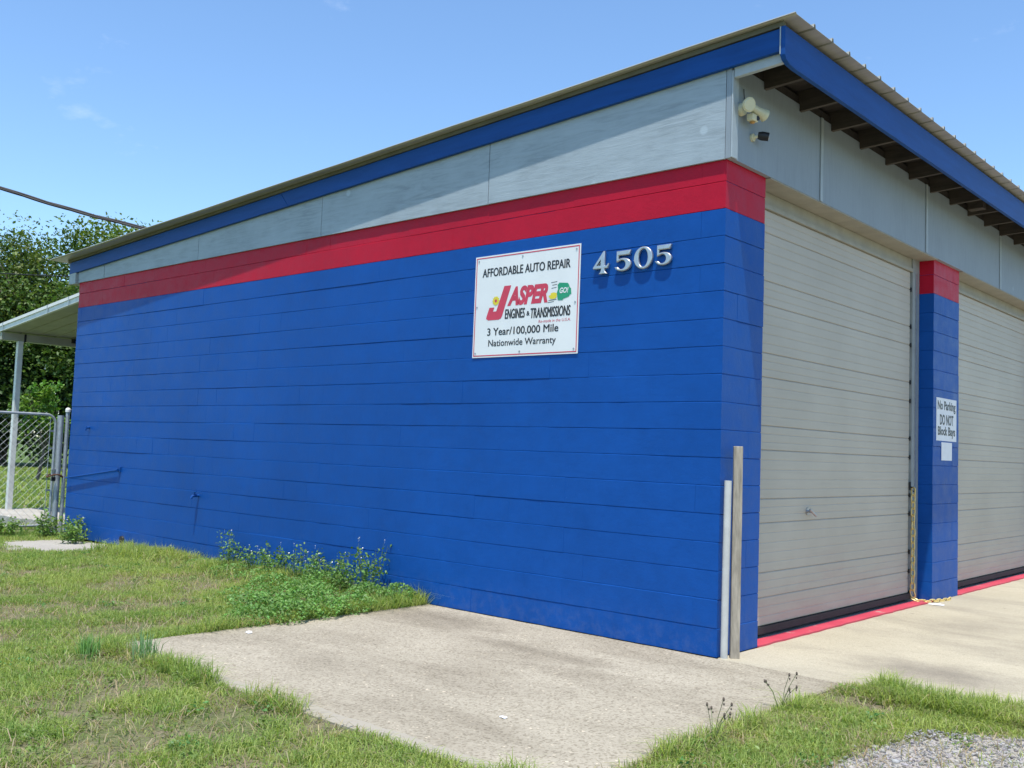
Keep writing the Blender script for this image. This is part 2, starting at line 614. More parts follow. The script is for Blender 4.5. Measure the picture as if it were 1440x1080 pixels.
tag(slab('pavement', [(-2.96, -3.035), (0.98, -3.035), (0.95, -0.055), (0.0, -0.012), (-2.98, -0.012)], -0.16, 0.0, M_slab),
    'rectangular exposed aggregate concrete slab beside the blue wall', 'pavement', kind='structure')
tag(slab('driveway', [(0.004, 0.004), (0.97, -0.04), (7.0, -0.06), (7.0, 15.0), (-0.10, 15.0), (-0.10, 14.3), (-0.16, 14.2), (-0.16, 0.7), (0.004, 0.60)], -0.16, -0.002, M_apron, 0.004),
    'pale concrete driveway in front of the garage doors', 'driveway', kind='structure')
tag(slab('gravel_bed', [(1.62, -1.55), (1.68, -1.05), (1.9, -0.62), (2.1, -0.42), (2.5, -0.34), (4.5, -0.36), (5.5, -1.6), (5.5, -5.5), (2.6, -4.8), (1.75, -2.4)], -0.1, -0.012, M_gravel_bed, 0.03),
    'grey gravel bed beside the driveway grass', 'gravel bed', kind='structure')
tag(slab('patio', [(-14.5, 0.22), (-12.6, 0.16), (-11.9, 0.34), (-10.75, 0.30), (-10.75, 6.0), (-14.5, 6.0)], -0.1, 0.10, M_pad, 0.025),
    'raised concrete patio under the white awning', 'patio', kind='structure')
tag(slab('path', [(-10.2, -1.15), (-9.2, -1.28), (-8.72, -1.0), (-8.5, -0.35), (-8.45, -0.02), (-9.2, -0.02), (-10.0, -0.3)], -0.1, -0.008, M_pad, 0.03),
    'broken concrete pad by the gate half covered in weeds', 'path', kind='structure')

# ------------------------------------------------------------------ the building
H = 0.2032          # one block course
T = 3.62            # top of the block work
L = 10.478
bld = tag(empty('repair_shop', (0, 0, 0)),
          'blue painted block garage with red band and low sloping metal roof', 'building')

_blk = {}
def block_mesh(ln, h, dep, mat, var, ends=(0, 0)):
    key = (round(ln, 4), round(h, 4), round(dep, 4), mat.name, var, ends)
    if key in _blk:
        return _blk[key]
    rr = random.Random(int(ln * 1e4) * 31 + int(h * 1e4) * 7 + var)
    j = lambda q: rr.uniform(-q, q)
    ct, et, cb, eb = 0.0062, 0.0070, 0.0014, 0.0020      # top arris is rounder than the bottom one
    b = MB()
    if ends != (0, 0):
        vs = []
        for z, ins in ((0, cb), (eb, 0), (h - et, 0), (h, ct)):
            for x, y in ((0, 0), (ln, 0), (ln, dep), (0, dep)):
                sx = ins * ends[0] if x < ln / 2 else -ins * ends[1]
                sy = ins if y < dep / 2 else 0
                vs.append((x + sx, y + sy, z + (j(0.001) if 0 < z < h else 0)))
        fs = [(3, 2, 1, 0), (12, 13, 14, 15)]
        for k in range(3):
            for i in range(4):
                i2 = (i + 1) % 4
                fs.append((4 * k + i, 4 * k + i2, 4 * k + 4 + i2, 4 * k + 4 + i))
    else:
        # front face in three columns so that the joints wander a little
        X = [0, ln * 0.36, ln * 0.7, ln]
        vs = []
        for z, ins in ((0, cb), (eb, 0), (h - et, 0), (h, ct)):
            for q, x in enumerate(X):
                e = 1 if q in (1, 2) else 0.4
                vs.append((x, ins + j(0.0007) * e, z + (j(0.0015) * e if 0 < z < h else 0)))
        vs += [(0, dep, 0), (ln, dep, 0), (ln, dep, h), (0, dep, h)]
        fs = [(16, 17, 3, 2, 1, 0), (12, 13, 14, 15, 18, 19), (17, 16, 19, 18), (0, 4, 8, 12, 19, 16), (15, 11, 7, 3, 17, 18)]
        for k in range(3):
            for i in range(3):
                fs.append((4 * k + i, 4 * k + i + 1, 4 * k + 5 + i, 4 * k + 4 + i))
    b.add(vs, fs)
    _blk[key] = b.mesh('block', mat)
    return _blk[key]


blocks = []     # (distance, mesh, loc, rz)
camp = Vector((3.6262, -6.3261, 1.4157))
def put_block(ln, h, dep, x, y, z, rz, mat, side, ends=(0, 0)):
    u_ = (x if side else 40 + y)
    pr = 0.0046 * (float(vnoise([[u_ * 0.9, z * 4.92]], 55)[0]) - 0.5) + random.uniform(-0.0004, 0.0004)
    if side:
        y += pr
    else:
        x += pr
    cx, cy = (x + ln / 2, y) if side else (x, y + ln / 2)
    blocks.append(((camp - Vector((cx, cy, z))).length, block_mesh(ln, h, dep, mat, random.randrange(6), ends), (x, y, z), rz))


def course_specs():
    for k in range(18):
        z = k * H
        h = H if k < 17 else T - 17 * H
        yield k, z, h, (M_red if k >= 16 else M_blue)


BLK = 2 * H
for k, z, h, mat in course_specs():
    x = 0.0 if k % 2 == 0 else -H
    while x > -L + 0.02:
        ln = min(BLK, x + L)
        put_block(ln, h, H if x > -1 else 0.19, x - ln, 0, z, 0, mat, True, (1 if x - ln < -L + 0.03 else 0, 1 if x == 0.0 else 0))
        x -= ln
    # front corner pier, bonded with the side wall
    R90 = math.pi / 2
    if k % 2 == 0:
        put_block(0.605 - H, h, 0.2, 0, H, z, R90, mat, False, (0, 1))
    else:
        put_block(BLK, h, H, 0, 0.0, z, R90, mat, False, (1, 0))
        put_block(0.605 - BLK, h, 0.19, 0, BLK, z, R90, mat, False, (0, 1))
    # the piers between the doors
    for y0 in (4.396, 8.996, 13.596):
        if k % 2 == 0:
            put_block(BLK, h, 0.19, 0, y0, z, R90, mat, False, (1, 0))
            put_block(BLK, h, 0.19, 0, y0 + BLK, z, R90, mat, False, (0, 1))
        else:
            put_block(H, h, 0.19, 0, y0, z, R90, mat, False, (1, 0))
            put_block(BLK, h, 0.19, 0, y0 + H, z, R90, mat, False)
            put_block(H, h, 0.19, 0, y0 + H + BLK, z, R90, mat, False, (0, 1))
blocks.sort(key=lambda q: q[0])
rest = MB()
rest_mi = []
for i, (d, me, loc, rz) in enumerate(blocks):
    if i < 296:
        link('block', me, bld, loc, rz)
    else:
        M_ = Matrix.Translation(loc) @ Matrix.Rotation(rz, 4, 'Z')
        rest.add([M_ @ v.co for v in me.vertices], [tuple(p.vertices) for p in me.polygons], 1 if me.materials[0] == M_red else 0)
o = rest.build('blockwork', [M_blue, M_red], bld)
o['kind'] = 'stuff'
# painted mortar just behind the block faces, and the other walls
MB().box(-L + 0.004, -0.004, 0.0058, 0.186, 0.0, T - 0.01).box(-0.186, -0.0058, 0.19, 0.60, 0.0, T - 0.01).build('mortar', M_mortar, bld)
b = MB()
for y0 in (4.396, 8.996, 13.596):
    b.box(-0.186, -0.0058, y0 + 0.004, y0 + 0.808, 0.0, T - 0.01)
b.build('mortar', M_mortar, bld)
MB().box(-L, -L + 0.19, 0.194, 14.4, 0, T).box(-L + 0.19, -0.2, 14.21, 14.4, 0, T).build('wall', M_blue, bld)
MB().box(-L + 0.2, -0.25, 0.2, 14.2, -0.02, 0.0).build('interior_floor', M_pad, bld)

# --- plywood siding above the block work
SL = 0.0494
def zf(x):          # top line of the blue rake board
    return 4.441 + SL * x
xs = [0.0, -2.383, -4.81, -7.25, -9.69, -10.478]
for a, c in zip(xs[:-1], xs[1:]):
    a2, c2 = a - (0.006 if a < 0 else 0.002), c + random.uniform(0.001, 0.004)
    zt = lambda x: zf(x) - 0.11
    pj = random.uniform(-0.002, 0.002)
    MB().prism([(c2, 3.612), (a2, 3.612 + random.uniform(-.003, .003)), (a2, zt(a2)), (c2, zt(c2))], 'y', -0.025 + pj, -0.004).build('siding_panel', M_siding, bld)
# front wall siding, a corner edge and the panels between battens
ys = [-0.028, 1.495, 4.02, 6.59, 9.1, 11.6, 14.4]
for i, (a, c) in enumerate(zip(ys[:-1], ys[1:])):
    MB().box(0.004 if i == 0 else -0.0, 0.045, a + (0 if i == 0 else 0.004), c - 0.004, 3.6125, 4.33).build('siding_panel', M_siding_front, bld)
for y in ys[1:-1]:
    MB().box(0.0475, 0.056, y - 0.022, y + 0.022, 3.6145, 4.33).build('batten', M_trim, bld)
MB().box(0.0475, 0.060, -0.031, 0.055, 3.6135, 4.262).build('corner_trim', M_trim, bld, bevel=0.003)

# --- rake boards and fascia
jx = -5.42
MB().prism([(jx + 0.05, zf(jx) - 0.165), (0.448, zf(0.448) - 0.165), (0.448, zf(0.448)), (jx - 0.10, zf(jx))], 'y', -0.065, -0.0275).build('rake_board', M_bluewood, bld, bevel=0.004)
MB().prism([(-10.70, zf(-10.7) - 0.165), (jx + 0.045, zf(jx) - 0.165), (jx - 0.105, zf(jx) - 0.002), (-10.70, zf(-10.7))], 'y', -0.0625, -0.0275).build('rake_board', M_bluewood, bld, bevel=0.004)
MB().prism([(0.063, zf(0) - 0.235), (0.447, zf(0.44) - 0.235), (0.447, zf(0.44) - 0.02), (0.063, zf(0) - 0.02)], 'y', -0.0265, 0.014).build('outrigger', M_trim, bld, bevel=0.004)
fy = [(-0.078, 4.470), (-0.078, 4.262), (-0.055, 4.232), (0.0, 4.213), (0.09, 4.205), (6.20, 4.213), (6.20, 4.478)]
MB().prism(fy, 'x', 0.450, 0.488).build('fascia_board', M_bluewood, bld, bevel=0.004)
MB().prism([(6.204, 4.478), (6.204, 4.213), (14.6, 4.213), (14.6, 4.478)], 'x', 0.451, 0.489).build('fascia_board', M_bluewood, bld, bevel=0.004)
MB().box(0.4485, 0.4565, -0.0825, -0.0785, 4.27, 4.468).build('flashing', M_trim, bld)
# rear eave box end
MB().prism([(-10.70, 3.60), (-10.50, 3.60), (-10.50, 3.775), (-10.70, 3.762)], 'y', -0.060, 14.4).build('eave_box', M_trim, bld)

# --- rafters, deck, roof sheet
ZR = 4.462          # underside of the sheet at x = 0
y = 0.487
k = 0
while y < 14.3:
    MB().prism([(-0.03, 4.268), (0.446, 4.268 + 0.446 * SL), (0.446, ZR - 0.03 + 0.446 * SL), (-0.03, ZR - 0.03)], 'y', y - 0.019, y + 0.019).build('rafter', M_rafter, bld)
    y += 0.6096
MB().prism([(0.26, 4.305), (0.10, 4.30), (0.10, 4.42), (0.26, 4.42)], 'y', 5.18, 5.30).build('blocking', M_rafter, bld)
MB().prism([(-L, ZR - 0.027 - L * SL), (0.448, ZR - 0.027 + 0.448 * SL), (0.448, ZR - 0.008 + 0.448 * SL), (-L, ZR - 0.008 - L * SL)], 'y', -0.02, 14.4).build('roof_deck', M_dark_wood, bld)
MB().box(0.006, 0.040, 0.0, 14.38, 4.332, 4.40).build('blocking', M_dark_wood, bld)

def roof():
    XF, XB = 0.58, -10.95
    prof = [(-0.135, 0.0)]
    yk = -0.11
    prof[0] = (-0.128, 0.0)
    k = 0
    while yk + 0.3048 * k < 14.55:
        yc = yk + 0.3048 * k
        prof += [(yc - 0.016, 0.0) if k else (yc - 0.012, 0.002), (yc - 0.009, 0.029 if k else 0.008), (yc + 0.009, 0.029 if k else 0.008), (yc + 0.016, 0.0)]
        k += 1
    prof.append((14.62, 0.0))
    b = MB()
    nx = 14
    vs, n = [], len(prof)
    for lay in (0.0, -0.003):
        for i in range(nx + 1):
            t = i / nx
            x = XF + (XB - XF) * t
            for q, (yy, hh) in enumerate(prof):
                # the sheet was laid a little out of square: the rake overhang grows towards the back
                s = -0.135 * t * max(0.0, 1 - max(0, yy + 0.128) / 6.0)
                wav = 0.0025 * math.sin(i * 1.9 + yy * 3) if i not in (0,) else 0.0
                vs.append((x, yy + s, ZR + 0.03 + SL * x + hh + lay + wav))
    fs = []
    off = (nx + 1) * n
    for i in range(nx):
        for q in range(n - 1):
            a, c = i * n + q, (i + 1) * n + q
            fs.append((a, a + 1, c + 1, c))
            fs.append((off + a, off + c, off + c + 1, off + a + 1))
    for q in range(n - 1):
        fs.append((q, off + q, off + q + 1, q + 1))
        a = nx * n + q
        fs.append((a, a + 1, off + a + 1, off + a))
    for i in range(nx):
        a, c = i * n, (i + 1) * n
        fs.append((a, c, off + c, off + a))
        a, c = i * n + n - 1, (i + 1) * n + n - 1
        fs.append((a, off + a, off + c, c))
    b.add(vs, fs)
    return b.build('roof', M_roof, bld)
roof()
# drip trim folded down along the rake edge and a nailer below the sheet
MB().prism([(XB_ := -10.74, ZR + SL * -10.74 - 0.012), (0.47, ZR + SL * 0.47 - 0.012), (0.47, ZR + SL * 0.47 + 0.026), (-10.74, ZR + SL * -10.74 + 0.026)], 'y', -0.074, -0.03).build('roof_nailer', M_olive, bld)

# --- garage doors
DX = -0.169
ZB = [0.092, 0.316, 0.514, 0.909, 1.102, 1.496, 1.693, 2.087, 2.284, 2.678, 2.875, 3.27, 3.457]
def garage_door(y0, y1, handle):
    root = MB().box(DX - 0.06, DX - 0.022, y0, y1, 0.06, 3.5).build('garage_door', M_door_joint, bld)
    for a, c in zip(ZB[:-1], ZB[1:]):
        h = c - a
        n = 3 if h < 0.25 else 5
        pts = [(DX - 0.024, a + 0.0005), (DX - 0.006, a + 0.0008), (DX, a + 0.007)]
        for q in range(1, n):
            zc = a + h * q / n
            pts += [(DX, zc - 0.006), (DX - 0.0027, zc - 0.001), (DX - 0.0027, zc + 0.001), (DX, zc + 0.006)]
        pts += [(DX, c - 0.009), (DX - 0.006, c - 0.0008), (DX - 0.024, c - 0.0005)]
        MB().prism(pts, 'y', y0 + 0.002, y1 - 0.225).build('door_panel', M_door, root)
        for ye in (y1 - 0.222,):
            MB().box(DX - 0.02, DX + 0.012, ye, ye + 0.020, a - 0.022, a + 0.022).build('roller', M_dark, root)
    MB().prism([(DX - 0.02, 0.040), (DX + 0.022, 0.036), (DX + 0.018, 0.090), (DX - 0.02, 0.090)], 'y', y0 + 0.002, y1 - 0.2).build('bottom_seal', M_rubber, root)
    if handle:
        hy, hz = y0 + 1.19, 0.985
        hd = MB()
        hd.tube([(DX, hy, hz), (DX + 0.05, hy, hz)], 0.011, 8)
        hd.tube([(DX + 0.05, hy - 0.06, hz + 0.02), (DX + 0.05, hy + 0.06, hz - 0.035)], [0.010, 0.013], 8)
        hd.tube([(DX + 0.005, hy, hz), (DX + 0.0001, hy, hz)], 0.034, 12)
        hd.build('door_handle', M_steel, root, True)
    return root
for i, y0 in enumerate((0.605, 5.205, 9.805)):
    y1 = y0 + 3.79
    garage_door(y0, y1, i == 0)
    # grey jamb on the far side, steel track angle beside it
    MB().box(DX - 0.05, DX + 0.018, y1 - 0.196, y1 - 0.002, 0.0, 3.609).build('door_jamb', M_jamb, bld)
    MB().box(DX + 0.0185, DX + 0.026, y1 - 0.120, y1 - 0.085, 0.0, 3.45).build('door_track', M_steel, bld)
    MB().box(DX - 0.05, DX + 0.006, y0 + 0.002, y1 - 0.2, 3.494, 3.60).build('header_board', M_beige, bld)
    MB().box(DX - 0.05, DX + 0.024, y0 + 0.002, y1 - 0.2, 3.458, 3.4925).build('header_trim', M_beige, bld)
    MB().box(-0.19, 0.040, y0 + 0.004, y1 - 0.004, 3.6035, 3.6115).build('lintel_soffit', M_beige, bld)
    # worn red painted sill
    pts = []
    n = 44
    for q in range(n + 1):
        yy = y0 + 0.004 + (y1 - y0 - 0.008) * q / n
        pts.append((0.008 + random.uniform(-0.006, 0.007), yy))
    pts += [(-0.128 + random.uniform(-.008, .006), y1 - 0.004 - (y1 - y0 - 0.008) * q / 20) for q in range(21)]
    MB().prism(pts, 'z', -0.05, 0.012).build('door_sill', M_sill, bld)
    MB().box(DX - 0.05, -0.11, y0 + 0.004, y1 - 0.004, -0.05, 0.0045).build('threshold', M_pad, bld)

# ------------------------------------------------------------------ lettering helper
def text_mesh(s, w, h, x0, z0, shear=0.0, bold=0.0, fat=0.0):
    """flat lettering in the xz plane facing -y, bottom-left at (x0, z0), size w x h"""
    cu = bpy.data.curves.new('lettering', 'FONT')
    cu.body = s
    cu.shear = shear
    cu.offset = bold
    cu.resolution_u = 4
    ob = bpy.data.objects.new('lettering', cu)
    COL.objects.link(ob)
    bpy.context.view_layer.update()
    me = bpy.data.meshes.new_from_object(ob.evaluated_get(bpy.context.evaluated_depsgraph_get()))
    bpy.data.objects.remove(ob)
    vs = [(v.co.x, v.co.y) for v in me.vertices]
    xa, xb = min(v[0] for v in vs), max(v[0] for v in vs)
    ya, yb = min(v[1] for v in vs), max(v[1] for v in vs)
    b = MB()
    w -= 2 * fat; h -= fat
    for k, (dx, dz) in enumerate(((0, 0), (2 * fat, 0), (fat, fat)) if fat else ((0, 0),)):
        b.add([(x0 + dx + (v[0] - xa) / (xb - xa) * w, -0.00025 * k, z0 + dz + (v[1] - ya) / (yb - ya) * h) for v in vs], [tuple(p.vertices) for p in me.polygons])
    return b


def poly_flat(b, pts):
    b.add([(p[0], 0.0, p[1]) for p in pts], [tuple(range(len(pts)))])
    return b

# ------------------------------------------------------------------ the sign on the side wall
SW, SH = 1.195, 0.910
sg = empty('wall_sign', (-2.525, -0.008, 2.233))
sg.rotation_euler = (0, math.radians(0.2), 0)
tag(sg, 'white auto repair sign with red logo lettering on the blue wall', 'sign')
# face sheet: a little wavy, with depth
b = MB(); nx, nz = 16, 12
vs = []
for lay in (0, 1):
    for j in range(nz + 1):
        for i in range(nx + 1):
            u, v = i / nx, j / nz
            vs.append((u * SW, (0.0 if lay == 0 else 0.004), v * SH))
fs = []
n1 = nx + 1
off = n1 * (nz + 1)
for j in range(nz):
    for i in range(nx):
        a = j * n1 + i
        fs.append((a, a + 1, a + n1 + 1, a + n1))
        fs.append((off + a, off + a + n1, off + a + n1 + 1, off + a + 1))
for i in range(nx):
    fs.append((i, off + i, off + i + 1, i + 1)); a = nz * n1 + i
    fs.append((a, a + 1, off + a + 1, off + a))
for j in range(nz):
    a = j * n1; fs.append((a, a + n1, off + a + n1, off + a))
    a = j * n1 + nx; fs.append((a, off + a, off + a + n1, a + n1))
b.add(vs, fs); b.build('sign_panel', M_sign, sg)

def on_sign(bm_, name, mat, dy=-0.0012):
    return bm_.build(name, mat, sg, loc=(0, dy, 0))
b = MB()
for x0, x1, z0, z1 in ((0.012, SW - 0.012, 0.012, 0.021), (0.012, SW - 0.012, SH - 0.021, SH - 0.012), (0.012, 0.021, 0.021, SH - 0.021), (SW - 0.021, SW - 0.012, 0.021, SH - 0.021)):
    poly_flat(b, [(x0, z0), (x1, z0), (x1, z1), (x0, z1)])
on_sign(b, 'border', M_sred)
U = lambda u: u * SW
V = lambda v: v * SH
on_sign(text_mesh("AFFORDABLE AUTO REPAIR", U(0.84), V(0.085), U(0.075), V(0.790), 0.0, 0.0, 0.0028), 'lettering', M_ink)
on_sign(text_mesh("ASPER", U(0.385), V(0.185), U(0.335), V(0.485), 0.32, 0.055), 'lettering', M_sred)
on_sign(text_mesh("ENGINES", U(0.195), V(0.095), U(0.315), V(0.363), 0.10, 0.0, 0.0030), 'lettering', M_ink)
on_sign(text_mesh("&", U(0.03), V(0.045), U(0.525), V(0.378), 0.0, 0.03), 'lettering', M_ink)
on_sign(text_mesh("TRANSMISSIONS", U(0.365), V(0.097), U(0.562), V(0.350), 0.10, 0.0, 0.0030), 'lettering', M_ink)
on_sign(text_mesh("Re-made in the U.S.A.", U(0.29), V(0.028), U(0.64), V(0.302), 0.15, 0.0), 'lettering', M_sred)
on_sign(text_mesh("3 Year/100,000 Mile", U(0.68), V(0.085), U(0.145), V(0.200), 0.0, 0.0, 0.0022), 'lettering', M_ink)
on_sign(text_mesh("Nationwide Warranty", U(0.645), V(0.085), U(0.160), V(0.085), 0.0, 0.0, 0.0014), 'lettering', M_ink)
# the tall slanted J with its hook
b = MB()
J = [(0.300, 0.685), (0.368, 0.685), (0.288, 0.395), (0.276, 0.372), (0.255, 0.362), (0.150, 0.362), (0.128, 0.378), (0.132, 0.402), (0.158, 0.485), (0.208, 0.485), (0.196, 0.445), (0.228, 0.445)]
poly_flat(b, [(U(p[0]), V(p[1])) for p in J])
on_sign(b, 'lettering', M_sred)
# yellow burst, speed lines, pointing hand, green badge
b = MB()
pts = []
for k in range(24):
    r = 0.046 if k % 2 == 0 else 0.033
    a = 2 * math.pi * k / 24
    pts.append((U(0.222) + r * math.cos(a), V(0.548) + r * math.sin(a)))
poly_flat(b, pts)
on_sign(b, 'burst', M_syel, -0.0022)
b = MB(); poly_flat(b, [(U(0.222) + 0.014 * math.cos(a * math.pi / 5), V(0.548) + 0.014 * math.sin(a * math.pi / 5)) for a in range(10)])
on_sign(b, 'burst_centre', M_sred, -0.0030)
b = MB(); poly_flat(b, [(U(p[0]), V(p[1])) for p in [(0.725, 0.545), (0.745, 0.515), (0.785, 0.515), (0.80, 0.53), (0.80, 0.565), (0.775, 0.575), (0.745, 0.57), (0.745, 0.555)]])
on_sign(b, 'pointer', M_syel, -0.0020)
b = MB(); poly_flat(b, [(U(p[0]), V(p[1])) for p in [(0.81, 0.50), (0.85, 0.495), (0.86, 0.508), (0.91, 0.525), (0.915, 0.54), (0.93, 0.545), (0.925, 0.60), (0.915, 0.605), (0.905, 0.635), (0.895, 0.65), (0.82, 0.66), (0.805, 0.64), (0.81, 0.60), (0.80, 0.57), (0.805, 0.53)]])
on_sign(b, 'badge', M_sgreen, -0.0018)
on_sign(text_mesh("GO!", U(0.078), V(0.052), U(0.825), V(0.560), 0.2, 0.03), 'lettering', M_paper, -0.0030)
b = MB()
for (u0, u1, v) in ((0.745, 0.80, 0.665), (0.755, 0.80, 0.640), (0.75, 0.795, 0.612), (0.725, 0.80, 0.500), (0.72, 0.775, 0.482)):
    poly_flat(b, [(U(u0), V(v)), (U(u1), V(v + 0.006)), (U(u1), V(v + 0.011)), (U(u0), V(v + 0.005))])
on_sign(b, 'speed_line', M_ink)
for (u, v) in ((0.035, 0.955), (0.47, 0.955), (0.965, 0.955), (0.965, 0.47), (0.965, 0.045), (0.47, 0.045), (0.03, 0.045), (0.03, 0.50)):
    MB().tube([(U(u), 0.001, V(v)), (U(u), -0.0045, V(v))], 0.008, 8).build('screw', M_steel, sg)

# ------------------------------------------------------------------ raised house digits
def arc(cx, cz, rx, rz_, a0, a1, n):
    return [(cx + rx * math.cos(math.radians(a0 + (a1 - a0) * k / n)), cz + rz_ * math.sin(math.radians(a0 + (a1 - a0) * k / n))) for k in range(n + 1)]
D4 = [[(0.60, 1.0), (0.66, 1.0), (0.66, 0.345), (0.80, 0.345), (0.88, 0.43), (0.92, 0.43), (0.86, 0.235), (0.66, 0.235), (0.67, 0.15), (0.72, 0.06), (0.80, 0.0), (0.36, 0.0), (0.44, 0.07), (0.48, 0.15), (0.49, 0.235), (0.03, 0.235), (0.0, 0.30)],
      [(0.49, 0.345), (0.49, 0.72), (0.15, 0.345)]]
D5 = [[(0.14, 1.0), (0.94, 1.0), (0.86, 0.79), (0.25, 0.79), (0.225, 0.595)] + arc(0.48, 0.315, 0.47, 0.315, 112, -160, 26) + arc(0.42, 0.315, 0.25, 0.235, -152, 112, 22) + [(0.22, 0.49), (0.14, 0.47)]]
D0 = [arc(0.5, 0.5, 0.50, 0.5, 0, 348, 29), arc(0.5, 0.5, 0.27, 0.42, 0, 348, 29)]
def digit(contours, x0, x1, z0, z1, name, label, tilt=0.0):
    cu = bpy.data.curves.new(name, 'CURVE')
    cu.dimensions = '2D'
    cu.fill_mode = 'BOTH'
    w, h = x1 - x0, z1 - z0
    for c in contours:
        s = cu.splines.new('POLY')
        s.points.add(len(c) - 1)
        for p, (u, v) in zip(s.points, c):
            p.co = ((u * 0.92 + 0.04) * w, (v * 0.93 + 0.035) * h, 0, 1)
        s.use_cyclic_u = True
    cu.extrude = 0.006
    cu.offset = -0.0045
    cu.bevel_depth = 0.007
    cu.bevel_resolution = 2
    tmp = bpy.data.objects.new(name, cu)
    COL.objects.link(tmp)
    bpy.context.view_layer.update()
    me = bpy.data.meshes.new_from_object(tmp.evaluated_get(bpy.context.evaluated_depsgraph_get()))
    bpy.data.objects.remove(tmp)
    me.name = name
    me.materials.clear()
    me.materials.append(M_silver)
    me.polygons.foreach_set('use_smooth', [True] * len(me.polygons))
    me.set_sharp_from_angle(angle=math.radians(50))
    o = link(name, me, None, (x0, -0.018, z0))
    o.rotation_euler = (math.radians(90), tilt, 0)
    tag(o, label, 'digit', 'raised street number on the blue wall')
digit(D4, -1.190, -1.006, 2.853, 3.047, 'house_number', 'silver raised digit four next to the white sign')
digit(D5, -0.980, -0.800, 2.858, 3.030, 'house_number', 'silver raised digit five between the four and the zero')
digit(D0, -0.790, -0.607, 2.856, 3.042, 'house_number', 'silver raised oval zero on the blue wall')
digit(D5, -0.598, -0.428, 2.868, 3.034, 'house_number', 'silver raised digit five after the zero nearest the corner')

# ------------------------------------------------------------------ signs on the pier
npk = empty('parking_sign', (0.0045, 4.487, 1.687))
npk.rotation_euler.z = math.radians(90)
tag(npk, 'white no parking sign with black lettering on the blue pier', 'sign')
MB().box(0, 0.640, 0.0, 0.0028, 0, 0.460).build('sign_panel', M_paper, npk)
for s, w, h, x0, z0 in (("No Parking", 0.57, 0.125, 0.035, 0.305), ("DO NOT", 0.43, 0.115, 0.105, 0.170), ("Block Bays", 0.55, 0.125, 0.045, 0.030)):
    text_mesh(s, w, h, x0, z0, 0, 0.028).build('lettering', M_ink, npk, loc=(0, -0.0012, 0))
nt = MB().box(0.0022, 0.0050, 4.648, 4.982, 1.478, 1.672).build('paper_notice', M_paper)
tag(nt, 'blank white paper notice below the no parking sign', 'notice')

# ------------------------------------------------------------------ floodlight and camera under the eave
fl = empty('flood_light', (0.050, 0.095, 4.00))
fl.scale = (0.78, 0.78, 0.78)
tag(fl, 'yellowed twin head security floodlight at the eave corner', 'light fixture')
MB().tube([(0.001, 0, 0), (0.045, 0, 0.0)], [0.062, 0.055], 16).build('base_plate', M_cream, fl, True)
def lamp_head(c, d, r0, r1, ln):
    d = Vector(d).normalized(); c = Vector(c)
    p = [c + d * t for t in (0, 0.012, ln * 0.55, ln)]
    hd = MB().tube(p, [r0 * 0.6, r0, r0 * 1.05, r1], 14).build('lamp_head', M_cream, fl, True)
    MB().tube([p[-1] + d * 0.0012, p[-1] + d * 0.010], [r1 * 0.86, r1 * 0.8], 14).build('lens', M_clear, hd, True)
MB().tube([(0.04, 0.0, 0.02), (0.07, 0.07, 0.005)], 0.012, 8).build('arm', M_cream, fl, True)
lamp_head((0.07, 0.055, 0.035), (0.42, 0.85, -0.33), 0.040, 0.062, 0.19)
lamp_head((0.085, -0.05, 0.02), (0.85, -0.40, -0.30), 0.052, 0.070, 0.06)
MB().box(-0.035, 0.035, -0.055, 0.055, -0.035, 0.035).build('motion_sensor', M_cream, fl, False, 0.012, (0.085, 0.085, -0.072))
MB().dome((0.085, 0.085, -0.112), 0.028, 12, 4, -0.55).build('sensor_lens', plain('amber_sensor', (0.45, 0.24, 0.06), 0.3), fl, True)
MB().tube([(0.125, 0.115, -0.072), (0.118, 0.118, -0.072)], 0.024, 12).build('sensor_window', M_dark, fl, True)
MB().tube([(0.01, 0.045, 0.05), (0.008, 0.06, 0.14), (0.004, 0.055, 0.22)], 0.004, 6).build('wire', M_cable, fl, True)
sc_ = empty('security_camera', (0.046, 0.285, 3.84))
tag(sc_, 'small black security camera on cream bracket below the floodlight', 'camera')
MB().tube([(0.0, 0, 0), (0.018, 0, 0.0)], 0.030, 12).tube([(0.015, 0, 0), (0.05, 0.03, 0.012)], 0.011, 8).build('bracket', M_cream, sc_, True)
MB().tube([(0.035, 0.03, 0.020), (0.06, 0.045, 0.015), (0.105, 0.07, 0.005)], [0.026, 0.034, 0.032], 14).build('camera_body', M_dark, sc_, True)
MB().tube([(0.1055, 0.0705, 0.0049), (0.109, 0.0725, 0.004)], [0.020, 0.018], 12).build('lens', M_steel, sc_, True)

# ------------------------------------------------------------------ posts at the corner
pv = MB().tube([(0.036, 0.044, -0.02), (0.037, 0.044, 0.6), (0.040, 0.046, 1.257)], 0.0265, 14).build('pvc_pipe', M_pvc, None, True)
tag(pv, 'pale grey plastic pipe standing at the blue corner', 'pipe')
wp = MB()
b_ = []
for k in range(9):
    t = k / 8
    z = -0.02 + 1.527 * t
    c = Vector((0.090 - 0.008 * t, 0.098 + 0.01 * t, z))
    for dx, dy in ((-1, -1), (1, -1), (1, 1), (-1, 1)):
        a = math.radians(-50)
        ux, uy = dx * 0.019, dy * 0.033
        b_.append((c.x + ux * math.cos(a) - uy * math.sin(a) + random.uniform(-.0012, .0012), c.y + ux * math.sin(a) + uy * math.cos(a) + random.uniform(-.0012, .0012), z))
fs = [(3, 2, 1, 0), tuple(32 + i for i in range(4))]
for k in range(8):
    for i in range(4):
        fs.append((4 * k + i, 4 * k + (i + 1) % 4, 4 * k + 4 + (i + 1) % 4, 4 * k + 4 + i))
wp.add(b_, fs)
wpo = wp.build('wooden_stake', M_post, None, False, 0.004)
tag(wpo, 'tall weathered timber stake standing next to the plastic pipe', 'stake')

